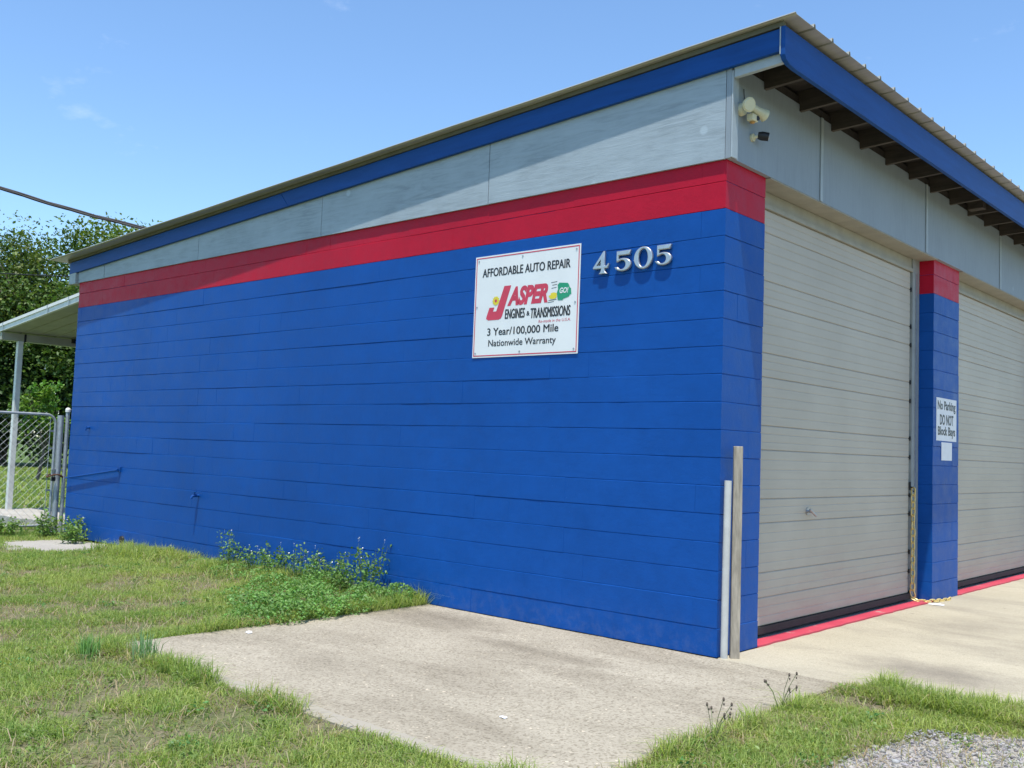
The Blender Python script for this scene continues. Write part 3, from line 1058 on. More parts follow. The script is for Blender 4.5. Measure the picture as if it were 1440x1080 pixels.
# ------------------------------------------------------------------ yellow chain
ch = empty('hanging_chain', (-0.128, 4.197, 1.15))
tag(ch, 'yellow chain hanging from door jamb and trailing over red sill', 'chain')
def torus_link():
    b = MB()
    pts = []
    n, sg_ = 12, 5
    for k in range(n):
        t = 2 * math.pi * k / n
        x = 0.022 * math.cos(t)
        z = 0.018 * math.sin(t) + (0.025 if math.sin(t) > 0.01 else (-0.025 if math.sin(t) < -0.01 else 0))
        pts.append(Vector((x, 0, z)))
    vs, fs = [], []
    for k in range(n):
        p = pts[k]
        d = (pts[(k + 1) % n] - pts[k - 1]).normalized()
        u = Vector((0, 1, 0)); w = d.cross(u)
        for q in range(sg_):
            a = 2 * math.pi * q / sg_
            vs.append(p + (u * math.cos(a) + w * math.sin(a)) * 0.0068)
    for k in range(n):
        for q in range(sg_):
            fs.append((k * sg_ + q, k * sg_ + (q + 1) % sg_, ((k + 1) % n) * sg_ + (q + 1) % sg_, ((k + 1) % n) * sg_ + q))
    b.add(vs, fs)
    return b.mesh('chain_link', M_yellow_chain, True)
lm_ = torus_link()
path = [(0, 0, -0.01), (0.0, 0, -1.06), (0.012, 0.01, -1.118), (0.06, 0.02, -1.136), (0.115, 0.08, -1.137), (0.15, 0.20, -1.138), (0.165, 0.36, -1.146), (0.185, 0.50, -1.146), (0.175, 0.62, -1.146)]
pts = [Vector(p) for p in path]
seglen = 0.070
k = 0; acc = 0.0; i = 0; pos = pts[0].copy()
while i < len(pts) - 1:
    d = pts[i + 1] - pts[i]
    while acc <= d.length:
        p = pts[i] + d.normalized() * acc
        o = link('chain_link', lm_, ch, p)
        q = d.normalized().to_track_quat('Z', 'Y')
        o.rotation_euler = (q @ Matrix.Rotation(math.radians(20 + 90 * (k % 2) + random.uniform(-14, 14)), 3, 'Z').to_quaternion()).to_euler()
        acc += seglen; k += 1
    acc -= d.length
    i += 1
MB().tube([(-0.03, 0.0, 0.035), (0.004, 0, 0.035), (0.012, 0, 0.01), (0.004, 0, -0.012), (-0.006, 0, 0.0)], 0.0065, 8).box(-0.035, -0.024, -0.03, 0.03, 0.005, 0.09).build('hook', M_dark, ch)

# ------------------------------------------------------------------ small things on the side wall
rl = empty('wall_rod', (-8.93, -0.03, 0.983))
tag(rl, 'thin blue painted rod sloping along the wall towards the gate', 'rod')
MB().tube([(0, 0, 0), (-0.75, -0.004, -0.086), (-1.50, -0.012, -0.170)], 0.0105, 8).build('rod', M_bluewood, rl, True)
MB().box(-0.03, 0.03, 0.008, 0.030, -0.03, 0.04).tube([(-0.012, -0.014, 0.0), (0.016, -0.014, 0.0)], 0.017, 8).tube([(0, 0.0, 0), (0, 0.02, 0)], 0.014, 8).build('bracket', M_bluewood, rl)
tp = empty('wall_tap', (-6.96, 0, 0.757))
tag(tp, 'small blue painted garden tap low on the wall', 'tap')
MB().tube([(0, -0.001, 0), (0, -0.055, 0.0)], 0.016, 10).tube([(0, -0.050, 0.0), (-0.004, -0.085, -0.004), (-0.008, -0.10, -0.035)], [0.017, 0.016, 0.014], 10).build('spout', M_bluewood, tp, True)
MB().tube([(0, -0.055, 0.012), (0, -0.060, 0.042)], 0.007, 8).tube([(0, -0.062, 0.042), (0, -0.062, 0.050)], 0.028, 10).build('handle', M_bluewood, tp, True)
an = MB().tube([(-9.886, 0.002, 1.536), (-9.886, -0.05, 1.528)], 0.016, 8).tube([(-9.886, -0.048, 1.548), (-9.886, -0.055, 1.49)], 0.012, 8).build('wall_bolt', M_bluewood, None, True)
tag(an, 'stubby blue painted bolt high on the far end of the wall', 'bolt')
pd = MB().tube([(-8.754, 0.004, 0.085), (-8.754, -0.022, 0.082)], [0.052, 0.050], 14).build('drain_outlet', M_dark, None, True)
tag(pd, 'black drain outlet at the foot of the wall', 'drain')

# ------------------------------------------------------------------ chain-link gate
GX = -10.8
gp = MB().tube([(GX, -0.005, -0.1), (GX, -0.005, 1.70)], 0.043, 14).build('gate_post', M_tube, None, True)
tag(gp, 'thick grey steel post at the latch side of the gate', 'post')
g2 = empty('fence_post', (GX + 0.02, 0.085, 0))
tag(g2, 'thin steel fence post with domed cap against the wall', 'post')
MB().tube([(0, 0, -0.1), (0, 0, 1.775)], 0.027, 12).build('post', M_tube, g2, True)
MB().tube([(0, 0, 1.755), (0, 0, 1.785)], 0.037, 12).dome((0, 0, 1.785), 0.037, 12, 4, 0.9).build('cap', M_white, g2, True)
gt = empty('gate', (GX, -0.075, 0))
tag(gt, 'rounded tube chain-link gate at the end of the wall', 'gate')
GW, Z0, Z1, R_ = 1.16, 0.12, 1.705, 0.13
def rail_path():
    p = [(0, 0, Z0)]
    p += [(0, 0, Z1 - R_)]
    p += [(0, -R_ + R_ * math.cos(a), Z1 - R_ + R_ * math.sin(a)) for a in [math.radians(x) for x in (20, 40, 60, 80, 90)]]
    p += [(0, -GW + R_, Z1)]
    p += [(0, -GW + R_ - R_ * math.sin(a), Z1 - R_ + R_ * math.cos(a)) for a in [math.radians(x) for x in (20, 40, 60, 80, 90)]]
    p += [(0, -GW, Z0), (0, -GW / 2, Z0), (0, -0.0, Z0)]
    return p
MB().tube(rail_path(), 0.0185, 10).build('frame', M_tube, gt, True)
# woven wire: two families of zig-zag wires, one part
w = MB()
s = 0.074
ya, yb, za, zb = -GW + 0.03, -0.075, Z0 + 0.02, Z1 - 0.01
for fam in (1, -1):
    c = -3.0
    while c < 3.0:
        # line z = za + fam*(y - c)
        P = []
        for yy in np.linspace(ya, yb, 2):
            P.append((yy, za + fam * (yy - c)))
        (y0, z0_), (y1, z1_) = P
        def clip(y0, z0_, y1, z1_):
            t0, t1 = 0.0, 1.0
            dz = z1_ - z0_
            for lim, sgn in ((za, 1), (zb, -1)):
                num = (lim - z0_)
                if abs(dz) < 1e-9:
                    continue
                t = num / dz
                if sgn * dz > 0:
                    t0 = max(t0, t)
                else:
                    t1 = min(t1, t)
            return t0, t1
        t0, t1 = clip(y0, z0_, y1, z1_)
        if t1 - t0 > 0.01:
            a = (0.004 * fam, y0 + (y1 - y0) * t0, z0_ + (z1_ - z0_) * t0)
            b2 = (0.004 * fam, y0 + (y1 - y0) * t1, z0_ + (z1_ - z0_) * t1)
            w.tube([a, b2], 0.0016, 4, cap=False)
        c += s * 1.414
yy = ya
while yy < yb:
    e = random.uniform(0.025, 0.05)
    w.tube([(0, yy, zb - 0.005), (0.004, yy + 0.012, zb + e), (0, yy + 0.03, zb + e * 1.2)], 0.0022, 4)
    yy += s * 1.414 * random.uniform(0.9, 1.2)
wo = w.build('wire_mesh', M_tube, gt)
wo['kind'] = 'stuff'
MB().tube([(0, -0.072, Z0 + 0.02), (0, -0.072, Z1 - 0.06)], 0.005, 6).build('tension_bar', M_tube, gt)
for z in (0.35, 0.62, 1.22, 1.47):
    MB().box(-0.006, 0.006, -0.078, 0.018, z - 0.012, z + 0.012).build('band', M_steel, gt)
MB().box(-0.008, 0.03, -0.02, 0.16, 0.905, 0.925).tube([(0.028, -0.01, 0.915), (0.03, 0.02, 0.83)], 0.009, 6).build('latch', M_steel, gt)
lc = empty('lock_chain', (GX + 0.04, -0.02, 0.83))
tag(lc, 'rusty chain and padlock looped around the gate post', 'chain')
pts = []
for k in range(15):
    t = 2 * math.pi * k / 14
    pts.append((-0.022 + 0.075 * math.cos(t), -0.03 + 0.11 * math.sin(t), 0.02 * math.cos(t * 2)))
MB().tube(pts, [0.010 + 0.004 * (k % 2) for k in range(15)], 6).build('chain', M_rust, lc)
MB().box(0.0, 0.03, -0.085, -0.035, -0.075, -0.02).tube([(0.015, -0.078, -0.02), (0.015, -0.074, 0.018), (0.015, -0.046, 0.018), (0.015, -0.042, -0.02)], 0.005, 6).build('padlock', M_dark, lc)
hp = MB().tube([(GX, -0.075 - GW - 0.085, -0.1), (GX, -0.075 - GW - 0.085, 1.80)], 0.035, 12).build('gate_post', M_tube, None, True)
tag(hp, 'steel hinge post at the outer side of the gate', 'post')

# ------------------------------------------------------------------ white awning behind the building
aw = empty('awning', (0, 0, 0))
tag(aw, 'white flat aluminium awning on a post behind the building', 'awning')
def za_(x):
    return 3.467 + (x + 11.39) * 0.1017
y0a, y1a, xa0, xa1 = 0.40, 6.2, -14.95, -10.70
b = MB()
n = 20
prof = []
yy = y0a + 0.06
pans = MB()
while yy < y1a - 0.3:
    for (p, q, h) in ((0, 0.27, 0.0), (0.27, 0.30, 0.03)):
        pass
    MB().prism([(xa0 + 0.05, za_(xa0 + 0.05) + 0.012), (xa1, za_(xa1) + 0.012), (xa1, za_(xa1) + 0.020), (xa0 + 0.05, za_(xa0 + 0.05) + 0.020)], 'y', yy, yy + 0.292).build('roof_panel', M_awning_under, aw)
    MB().prism([(xa0 + 0.05, za_(xa0 + 0.05) + 0.0), (xa1, za_(xa1) + 0.0), (xa1, za_(xa1) + 0.085), (xa0 + 0.05, za_(xa0 + 0.05) + 0.085)], 'y', yy + 0.2925, yy + 0.2995).build('rib', M_awning_under, aw)
    yy += 0.30
MB().prism([(xa0, za_(xa0)), (xa1, za_(xa1)), (xa1, za_(xa1) + 0.078), (xa0, za_(xa0) + 0.078)], 'y', y0a, y0a + 0.05).build('gutter', M_awning, aw)
MB().prism([(xa0 - 0.005, za_(xa0) + 0.0785), (xa1, za_(xa1) + 0.0785), (xa1, za_(xa1) + 0.128), (xa0 - 0.005, za_(xa0) + 0.128)], 'y', y0a - 0.018, y0a + 0.052).build('gutter_lip', M_white, aw)
for x in (-11.7, -12.45, -14.2):
    MB().prism([(x, za_(x) - 0.002), (x + 0.025, za_(x) - 0.002), (x + 0.025, za_(x) + 0.13), (x, za_(x) + 0.13)], 'y', y0a - 0.022, y0a - 0.0185).build('joint_strap', M_trim, aw)
MB().box(xa0 - 0.03, xa0 + 0.045, y0a + 0.055, y1a, za_(xa0) - 0.03, za_(xa0) + 0.10).build('front_fascia', M_awning, aw)
MB().box(-14.37, -14.29, 0.42, 6.1, 3.03, za_(-14.37) - 0.006).build('beam', M_awning_under, aw)
MB().box(-14.375, -14.285, 0.70, 0.79, 0.09, 3.029).build('post', M_awning, aw, False, 0.006)
MB().box(-14.378, -14.282, 0.796, 0.83, 3.02, 3.16).build('bracket', M_dark, aw)
MB().box(-14.375, -14.285, 4.60, 4.69, 0.09, 3.029).build('post', M_awning, aw, False, 0.006)
MB().box(-14.28, -14.18, 1.62, 1.80, 3.085, 3.16).build('eave_lamp', M_dark, aw)

# ------------------------------------------------------------------ overhead wires
def ray(px, py, d):
    v = right * ((px - 720) / 1387.6) + up * (-(py - 540) / 1387.6) + fwd
    return Vector(m.translation) + v * d
A, B = Vector((-6.9, -0.08, 3.9)) , None
A = ray(222, 325, 14.2); B = ray(-420, 78, 13.2)
def sagline(a, b, sag, n):
    return [a.lerp(b, k / n) - Vector((0, 0, sag * 4 * (k / n) * (1 - k / n))) for k in range(n + 1)]
base = sagline(A, B, 0.26, 60)
cb = empty('service_cable', A)
tag(cb, 'twisted black overhead cable running in to the roof edge', 'cable')
for s_ in range(3):
    pts = []
    for k, p in enumerate(base):
        t = k * 0.33 + s_ * 2.094
        pts.append(p - A + Vector((0, 0.5, 0.87)) * 0.016 * math.cos(t) + Vector((0.5, 0.7, -0.4)) * 0.016 * math.sin(t))
    MB().tube(pts, 0.0155, 6).build('strand', M_cable, cb, True)
A2, B2 = ray(110, 389, 19), ray(-300, 352, 22)
tw = MB().tube(sagline(A2, B2, 0.10, 24), 0.011, 5).build('phone_wire', M_cable, None, True)
tag(tw, 'thin dark wire crossing in front of the trees', 'wire')

# ------------------------------------------------------------------ litter
def scrap(x, y, z, r, label, seed, mat=M_paper):
    rr = random.Random(seed)
    n = 8
    pts = [(r * rr.uniform(0.6, 1.1) * math.cos(2 * math.pi * k / n) * 1.35, r * rr.uniform(0.6, 1.1) * math.sin(2 * math.pi * k / n)) for k in range(n)]
    vs = [(p[0], p[1], 0.001 + rr.uniform(0, 0.006)) for p in pts] + [(p[0] * 0.9, p[1] * 0.9, 0.006 + rr.uniform(0, 0.008)) for p in pts]
    fs = [tuple(range(n))[::-1], tuple(range(n, 2 * n))] + [(k, (k + 1) % n, n + (k + 1) % n, n + k) for k in range(n)]
    o = MB().add(vs, fs).build('paper_scrap', mat, None, False, 0, (x, y, z))
    tag(o, label, 'litter')
scrap(0.072, -2.334, 0.0, 0.021, 'small white paper scrap on the middle of the slab', 1)
scrap(-2.745, -2.044, 0.0, 0.030, 'crumpled white scrap at the weedy edge of the slab', 2)
scrap(0.105, 4.24, -0.002, 0.075, 'flat white scrap on the driveway below the pier', 3)

# ------------------------------------------------------------------ grass
def blades(P, hgt, wid, lean, tint, name):
    """P: (n,3) roots; one bent three-point blade each"""
    n = len(P)
    a = rng.uniform(0, 2 * np.pi, n)
    d = np.stack([np.cos(a), np.sin(a), np.zeros(n)], 1)
    s = np.stack([-np.sin(a), np.cos(a), np.zeros(n)], 1)
    tw_ = rng.uniform(-0.9, 0.9, n)
    s = s * np.cos(tw_)[:, None] + d * np.sin(tw_)[:, None]
    w_ = wid[:, None] * 0.5
    mid = P + d * (lean * hgt * 0.35)[:, None] + np.array([0, 0, 1]) * (hgt * 0.60)[:, None]
    tip = P + d * (lean * hgt)[:, None] + np.array([0, 0, 1]) * (hgt * (1 - 0.35 * np.clip(lean, 0, 1.5)))[:, None]
    V_ = np.stack([P - s * w_, P + s * w_, mid + s * w_ * 0.8, mid - s * w_ * 0.8, tip], 1).reshape(-1, 3)
    base_i = np.arange(n)[:, None] * 5
    quad = base_i + np.array([0, 1, 2, 3]); tri = base_i + np.array([3, 2, 4])
    li = np.concatenate([quad, tri], 1).ravel()
    ls = (np.arange(n)[:, None] * 7 + np.array([0, 4])).ravel()
    lt = np.tile([4, 3], n)
    tv = np.repeat(tint, 5, 0)
    me = big_mesh(name, V_, li, ls, lt, M_grass, tv)
    o = link(name, me)
    o['kind'] = 'stuff'
    return o


def inside(x, y, x0, x1, y0, y1):
    return (x > x0) & (x < x1) & (y > y0) & (y < y1)


def mix_tint(n, f, dry):
    """greens from yellow-green to deep green, with straw mixed in"""
    g1 = np.array([0.38, 0.44, 0.12]); g2 = np.array([0.15, 0.275, 0.06]); st = np.array([0.46, 0.39, 0.22])
    k = np.clip(f + rng.normal(0, 0.22, n), 0, 1)[:, None]
    c = g1 * (1 - k) + g2 * k
    d = (rng.random(n) < dry)[:, None]
    c = np.where(d, st * rng.uniform(0.6, 1.15, n)[:, None], c)
    return c * rng.uniform(0.75, 1.2, n)[:, None]


def lawn(name, x0, x1, y0, y1, dens, hs, keep, dryk=0.16, label='', wid=(0.0032, 0.006), thr=0.40, z=-0.022):
    n = int((x1 - x0) * (y1 - y0) * dens)
    # clumped seeding: tuft centres with offsets
    nc = n // 7
    cx = rng.uniform(x0, x1, nc); cy = rng.uniform(y0, y1, nc)
    x = np.repeat(cx, 7) + rng.normal(0, 0.022, nc * 7)
    y = np.repeat(cy, 7) + rng.normal(0, 0.022, nc * 7)
    q = fbm(np.stack([x * 2.3, y * 2.3], 1), 3)
    q2 = 0.5 * fbm(np.stack([x * 0.7 + 9, y * 0.7], 1), 8) + 0.5 * fbm(np.stack([x * 5 + 2, y * 5], 1), 18)
    ok = keep(x, y) & (rng.random(len(x)) < np.clip((q - thr) * 5.5 + 0.22, 0.10, 1))
    x, y, q, q2 = x[ok], y[ok], q[ok], q2[ok]
    n = len(x)
    h = rng.uniform(hs[0], hs[1], n) * np.clip(0.45 + q * 1.2, 0.5, 1.3)
    P = np.stack([x, y, np.full(n, z)], 1)
    dry = np.clip(dryk + (0.52 - q) * 1.0, 0.03, 0.75)
    t = mix_tint(n, np.clip((q2 - 0.3) * 1.6, 0, 1), dry)
    lean = np.abs(rng.normal(0.85, 0.55, n))
    o = blades(P, h, rng.uniform(wid[0], wid[1], n), lean, t, name)
    tag(o, label, 'grass')
    return o


def off_hard(x, y, e=0.0):
    slab_ = inside(x, y, -2.96 + e, 0.97 - e, -3.03 + e, 5)
    bld_ = inside(x, y, -10.5, 0.1, -0.01, 15)
    drv = inside(x, y, 0.0, 7, -0.05 + e, 15)
    path_ = inside(x, y, -9.95, -8.6, -1.05, 5)
    pat = inside(x, y, -14.5, -10.7, 0.2, 6.1)
    return ~(slab_ | bld_ | drv | path_ | pat)


def in_view_left(x, y):
    # keep what the photograph can see, plus a margin
    c = (x - 3.6262) * right.x + (y + 6.3261) * right.y
    d = (x - 3.6262) * fwd.x + (y + 6.3261) * fwd.y
    return ((c / np.maximum(d, 0.1) > -0.60) | ((c / np.maximum(d, 0.1) > -1.0) & (rng.random(len(x)) < 0.6))) & (d > 2.6) & (c / np.maximum(d, .1) < 0.75)


lawn('grass', -6.2, 1.0, -5.6, 0.0, 9500, (0.022, 0.066), lambda x, y: off_hard(x, y) & in_view_left(x, y), 0.14,
     'short patchy lawn beside the concrete slab', thr=0.465)
lawn('grass', -11.0, -6.2, -4.2, 0.0, 5600, (0.03, 0.075), lambda x, y: off_hard(x, y) & in_view_left(x, y), 0.10,
     'sunlit yellow green lawn along the far end of the blue wall', (0.0045, 0.008), thr=0.36)
lawn('grass', -40, -11.0, -4, 16, 130, (0.06, 0.12), lambda x, y: off_hard(x, y) & in_view_left(x, y), 0.02,
     'open green lawn behind the gate', (0.02, 0.04), thr=0.25)
lawn('grass', 0.93, 3.4, -3.6, 0.35, 10500, (0.022, 0.066),
     lambda x, y: in_view_left(x, y) & ~inside(x, y, 0, 0.96, -3.03, 5) & (y < 0.0 + 0.03 * np.sin(x * 9)) & ((y > -0.62 - 0.5 * np.clip(1.95 - x, -1, 0.6) - (x < 1.68) * 9) | (rng.random(len(x)) < 0.05)),
     0.16, 'patchy grass between the slab and the gravel', thr=0.36)
# lush strip along the driveway edge
def lush(x, y):
    return in_view_left(x, y) & (np.abs(y + 0.16 + 0.05 * np.sin(x * 5)) < 0.17 + 0.05 * np.sin(x * 7)) & (x > 1.16)
lawn('grass', 0.93, 3.2, -0.5, 0.2, 14000, (0.07, 0.16), lush, 0.04, 'tall bright green grass along the driveway edge', thr=0.2)
# longer grass hanging over the slab edges
def fringe(x, y):
    f = (np.abs(y + 3.07) < 0.075) & (x > -3.1) & (x < 1.05) & (vnoise(np.stack([x * 2.2, y * 0], 1), 5) > 0.45)
    g = (np.abs(x - 1.02) < 0.06) & (y < -0.85) & (y > -3.1) & (vnoise(np.stack([y * 2.5, y * 0], 1), 6) > 0.3)
    h_ = (np.abs(x + 3.0) < 0.07) & (y < 0) & (y > -2.3)
    return (f | g | h_)
lawn('grass', -3.15, 1.15, -3.2, 0.0, 9000, (0.06, 0.15), fringe, 0.12, 'longer grass fringing the edges of the slab', thr=0.2)
# dry clippings lying flat
def thatch():
    n = 26000
    x = rng.uniform(-7, 3.2, n); y = rng.uniform(-5.6, 0, n)
    ok = off_hard(x, y, 0.02) & in_view_left(x, y)
    x, y = x[ok], y[ok]
    q = fbm(np.stack([x * 2.3, y * 2.3], 1), 3)
    ok = (q < 0.56) | (rng.random(len(x)) < 0.2)
    x, y = x[ok], y[ok]
    n = len(x)
    P = np.stack([x, y, np.full(n, -0.016) + rng.uniform(0, 0.012, n)], 1)
    st = np.array([0.42, 0.35, 0.22])
    t = st * rng.uniform(0.45, 1.15, n)[:, None] * (1 + rng.normal(0, 0.06, (n, 3)))
    o = blades(P, rng.uniform(0.03, 0.08, n), rng.uniform(0.003, 0.006, n), rng.uniform(1.6, 2.6, n), t, 'dead_grass')
    tag(o, 'straw coloured dead grass lying in the lawn', 'grass')
thatch()

# ------------------------------------------------------------------ gravel
def gravel():
    ico = [(0, 0, 1), (0.894, 0, 0.447), (0.276, 0.851, 0.447), (-0.724, 0.526, 0.447), (-0.724, -0.526, 0.447), (0.276, -0.851, 0.447),
           (0.724, 0.526, -0.447), (-0.276, 0.851, -0.447), (-0.894, 0, -0.447), (-0.276, -0.851, -0.447), (0.724, -0.526, -0.447), (0, 0, -1)]
    F = np.array([(0, 1, 2), (0, 2, 3), (0, 3, 4), (0, 4, 5), (0, 5, 1), (1, 6, 2), (2, 7, 3), (3, 8, 4), (4, 9, 5), (5, 10, 1), (2, 6, 7), (3, 7, 8), (4, 8, 9), (5, 9, 10), (1, 10, 6), (6, 11, 7), (7, 11, 8), (8, 11, 9), (9, 11, 10), (10, 11, 6)])
    ico = np.array(ico)
    N = 30000
    x = rng.uniform(1.45, 4.2, N); y = rng.uniform(-3.2, -0.2, N)
    edge = (y < -0.62 - 0.5 * np.clip(1.95 - x, -1, 0.6) + 0.18 * (fbm(np.stack([x * 3, y * 3], 1), 2) - 0.4)) & (x > 1.60 + 0.2 * (fbm(np.stack([x * 3, y * 3], 1), 4) - 0.4))
    stray = rng.random(N) < 0.06
    ok = (edge | (stray & (y < -0.3))) & in_view_left(x, y)
    x, y = x[ok], y[ok]
    n = len(x)
    r = np.exp(rng.normal(-5.35, 0.45, n))
    sc3 = np.stack([r * rng.uniform(0.8, 1.5, n), r * rng.uniform(0.8, 1.3, n), r * rng.uniform(0.5, 0.9, n)], 1)
    a = rng.uniform(0, 2 * np.pi, n)
    V_ = ico[None] * (1 + rng.normal(0, 0.13, (n, 12, 1))) * sc3[:, None, :]
    X = V_[..., 0] * np.cos(a)[:, None] - V_[..., 1] * np.sin(a)[:, None] + x[:, None]
    Y = V_[..., 0] * np.sin(a)[:, None] + V_[..., 1] * np.cos(a)[:, None] + y[:, None]
    Z = V_[..., 2] - 0.012 + sc3[:, 2:3] * 0.4
    V_ = np.stack([X, Y, Z], -1).reshape(-1, 3)
    fi = (F[None] + (np.arange(n) * 12)[:, None, None]).reshape(-1, 3)
    g = rng.uniform(0.13, 0.46, n)[:, None] * (np.array([1.0, 0.95, 0.92]) + rng.normal(0, 0.03, (n, 3)))
    me = big_mesh('gravel', V_, fi.ravel(), np.arange(len(fi)) * 3, np.full(len(fi), 3), M_stone, np.repeat(np.clip(g, 0.05, 0.8), 12, 0))
    o = link('gravel', me)
    tag(o, 'loose grey and white gravel beyond the grass strip', 'gravel', kind='stuff')
gravel()

# ------------------------------------------------------------------ weeds
def leaf_cards(C, size, tint, up_bias=0.5, name='foliage', mat=None, aspect=0.55):
    """one folded four-point leaf per centre"""
    n = len(C)
    nrm = rng.normal(0, 1, (n, 3)); nrm[:, 2] = np.abs(nrm[:, 2]) + up_bias
    nrm /= np.linalg.norm(nrm, axis=1)[:, None]
    t = rng.normal(0, 1, (n, 3)); t -= nrm * (t * nrm).sum(1)[:, None]
    t /= np.linalg.norm(t, axis=1)[:, None]
    s = np.cross(nrm, t)
    L_ = size[:, None]
    W_ = size[:, None] * aspect
    fold = nrm * (size * 0.12)[:, None]
    V_ = np.stack([C - t * L_ * 0.5, C + s * W_ * 0.5 + fold, C + t * L_ * 0.5, C - s * W_ * 0.5 + fold], 1).reshape(-1, 3)
    b_ = np.arange(n)[:, None] * 4
    li = np.concatenate([b_ + np.array([0, 1, 2]), b_ + np.array([0, 2, 3])], 1).ravel()
    ls = np.arange(2 * n) * 3
    return big_mesh(name, V_, li, ls, np.full(2 * n, 3), mat or M_leaf, np.repeat(tint, 4, 0))


def weed(x, y, h, r, nst, label, group=None, flowers=0, tone=(0.13, 0.24, 0.055), leaf=0.036, z=-0.022, dens=27):
    root = empty('weed_plant', (x, y, z))
    tag(root, label, 'weed', group)
    st = MB(); C = []; tips = []
    for k in range(nst):
        a = random.uniform(0, 6.283); d = r * math.sqrt(random.random())
        bx, by = 0.3 * d * math.cos(a), 0.3 * d * math.sin(a)
        hh = h * random.uniform(0.55, 1.0)
        tx, ty = d * math.cos(a) + random.uniform(-.03, .03), d * math.sin(a) + random.uniform(-.03, .03)
        p = [Vector((bx, by, 0)), Vector(((bx + tx) / 2 + random.uniform(-.02, .02), (by + ty) / 2, hh * 0.55)), Vector((tx, ty, hh))]
        st.tube(p, [0.0035, 0.0028, 0.0014], 4)
        tips.append(p[2])
        for q in range(dens):
            t = random.uniform(0.1, 0.98) ** 0.8
            c = p[0].lerp(p[1], t * 2) if t < 0.5 else p[1].lerp(p[2], t * 2 - 1)
            s = 0.055 * (1.15 - t * 0.6)
            C.append((c.x + random.gauss(0, s), c.y + random.gauss(0, s), max(0.012, c.z + random.gauss(0, 0.02))))
    st.build('stem', M_stem, root)
    C = np.array(C)
    n = len(C)
    tint = np.array(tone) * rng.uniform(0.65, 1.45, n)[:, None] * (1 + rng.normal(0, 0.08, (n, 3)))
    me = leaf_cards(C, rng.uniform(leaf * 0.6, leaf * 1.35, n), np.clip(tint, 0.01, 1), 0.4, 'leaves')
    lo = link('leaves', me, root); lo['kind'] = 'stuff'
    if flowers:
        f = MB()
        for k in range(flowers):
            t = random.choice(tips) + Vector((random.gauss(0, 0.03), random.gauss(0, 0.03), random.uniform(0.0, 0.05)))
            rr = random.uniform(0.005, 0.009)
            tl = Vector((random.uniform(-.5, .5), random.uniform(-.9, .1), 1)).normalized()
            u = tl.orthogonal().normalized(); w_ = tl.cross(u)
            f.add([t + (u * math.cos(q * 1.047) + w_ * math.sin(q * 1.047)) * rr * (1.0 if q % 2 else 0.75) + tl * 0.002 for q in range(6)] + [t - tl * 0.003], [tuple(range(6))] + [(q, 6, (q + 1) % 6) for q in range(6)])
            f.tube([t - Vector((0, 0, 0.03)), t], 0.0008, 3)
        fo = f.build('flowers', M_flower, root); fo['kind'] = 'stuff'
    return root


G1 = 'tall flowering weeds along the foot of the wall'
for (x, y, h, r, ns, fl_, lb) in [
        (-3.62, -0.16, 0.50, 0.13, 10, 8, 'tallest flowering weed at the wall end of the slab edge'),
        (-3.92, -0.22, 0.36, 0.15, 11, 4, 'bushy flowering weed just left of the tallest one by the wall'),
        (-4.27, -0.18, 0.34, 0.18, 12, 10, 'weed with the most white flowers in the middle of the wall clump'),
        (-4.65, -0.2, 0.36, 0.16, 10, 11, 'white flowered weed in front of the wall behind the low leafy patch'),
        (-5.08, -0.18, 0.32, 0.17, 10, 7, 'medium flowering weed left of the densest weeds by the wall'),
        (-5.5, -0.16, 0.30, 0.13, 8, 4, 'small flowering weed between the wall clump and the lone tall stem'),
        (-6.05, -0.14, 0.40, 0.09, 6, 4, 'narrow upright weed standing at the far end of the wall clump')]:
    weed(x, y, h * 1.12, r * 1.35, ns + 3, lb, G1, fl_ - 2)
G3 = 'bushy weeds around the gate post'
for (x, y, h, r, ns, fl_, lb) in [
        (-10.35, -0.25, 0.40, 0.2, 13, 5, 'bushy weed hiding the foot of the gate post'),
        (-9.85, -0.16, 0.36, 0.17, 11, 6, 'flowering weed against the far end of the blue wall'),
        (-9.45, -0.3, 0.28, 0.2, 10, 3, 'low weed on the broken concrete pad by the wall'),
        (-10.7, -0.75, 0.30, 0.3, 16, 2, 'broad weed under the middle of the gate'),
        (-11.0, -1.4, 0.30, 0.3, 16, 1, 'broad weed under the outer end of the gate'),
        (-10.4, -1.5, 0.22, 0.3, 14, 0, 'low spreading weed in front of the gate beside the concrete pad')]:
    weed(x, y, h, r, ns, lb, G3, fl_, (0.15, 0.25, 0.055), 0.05)

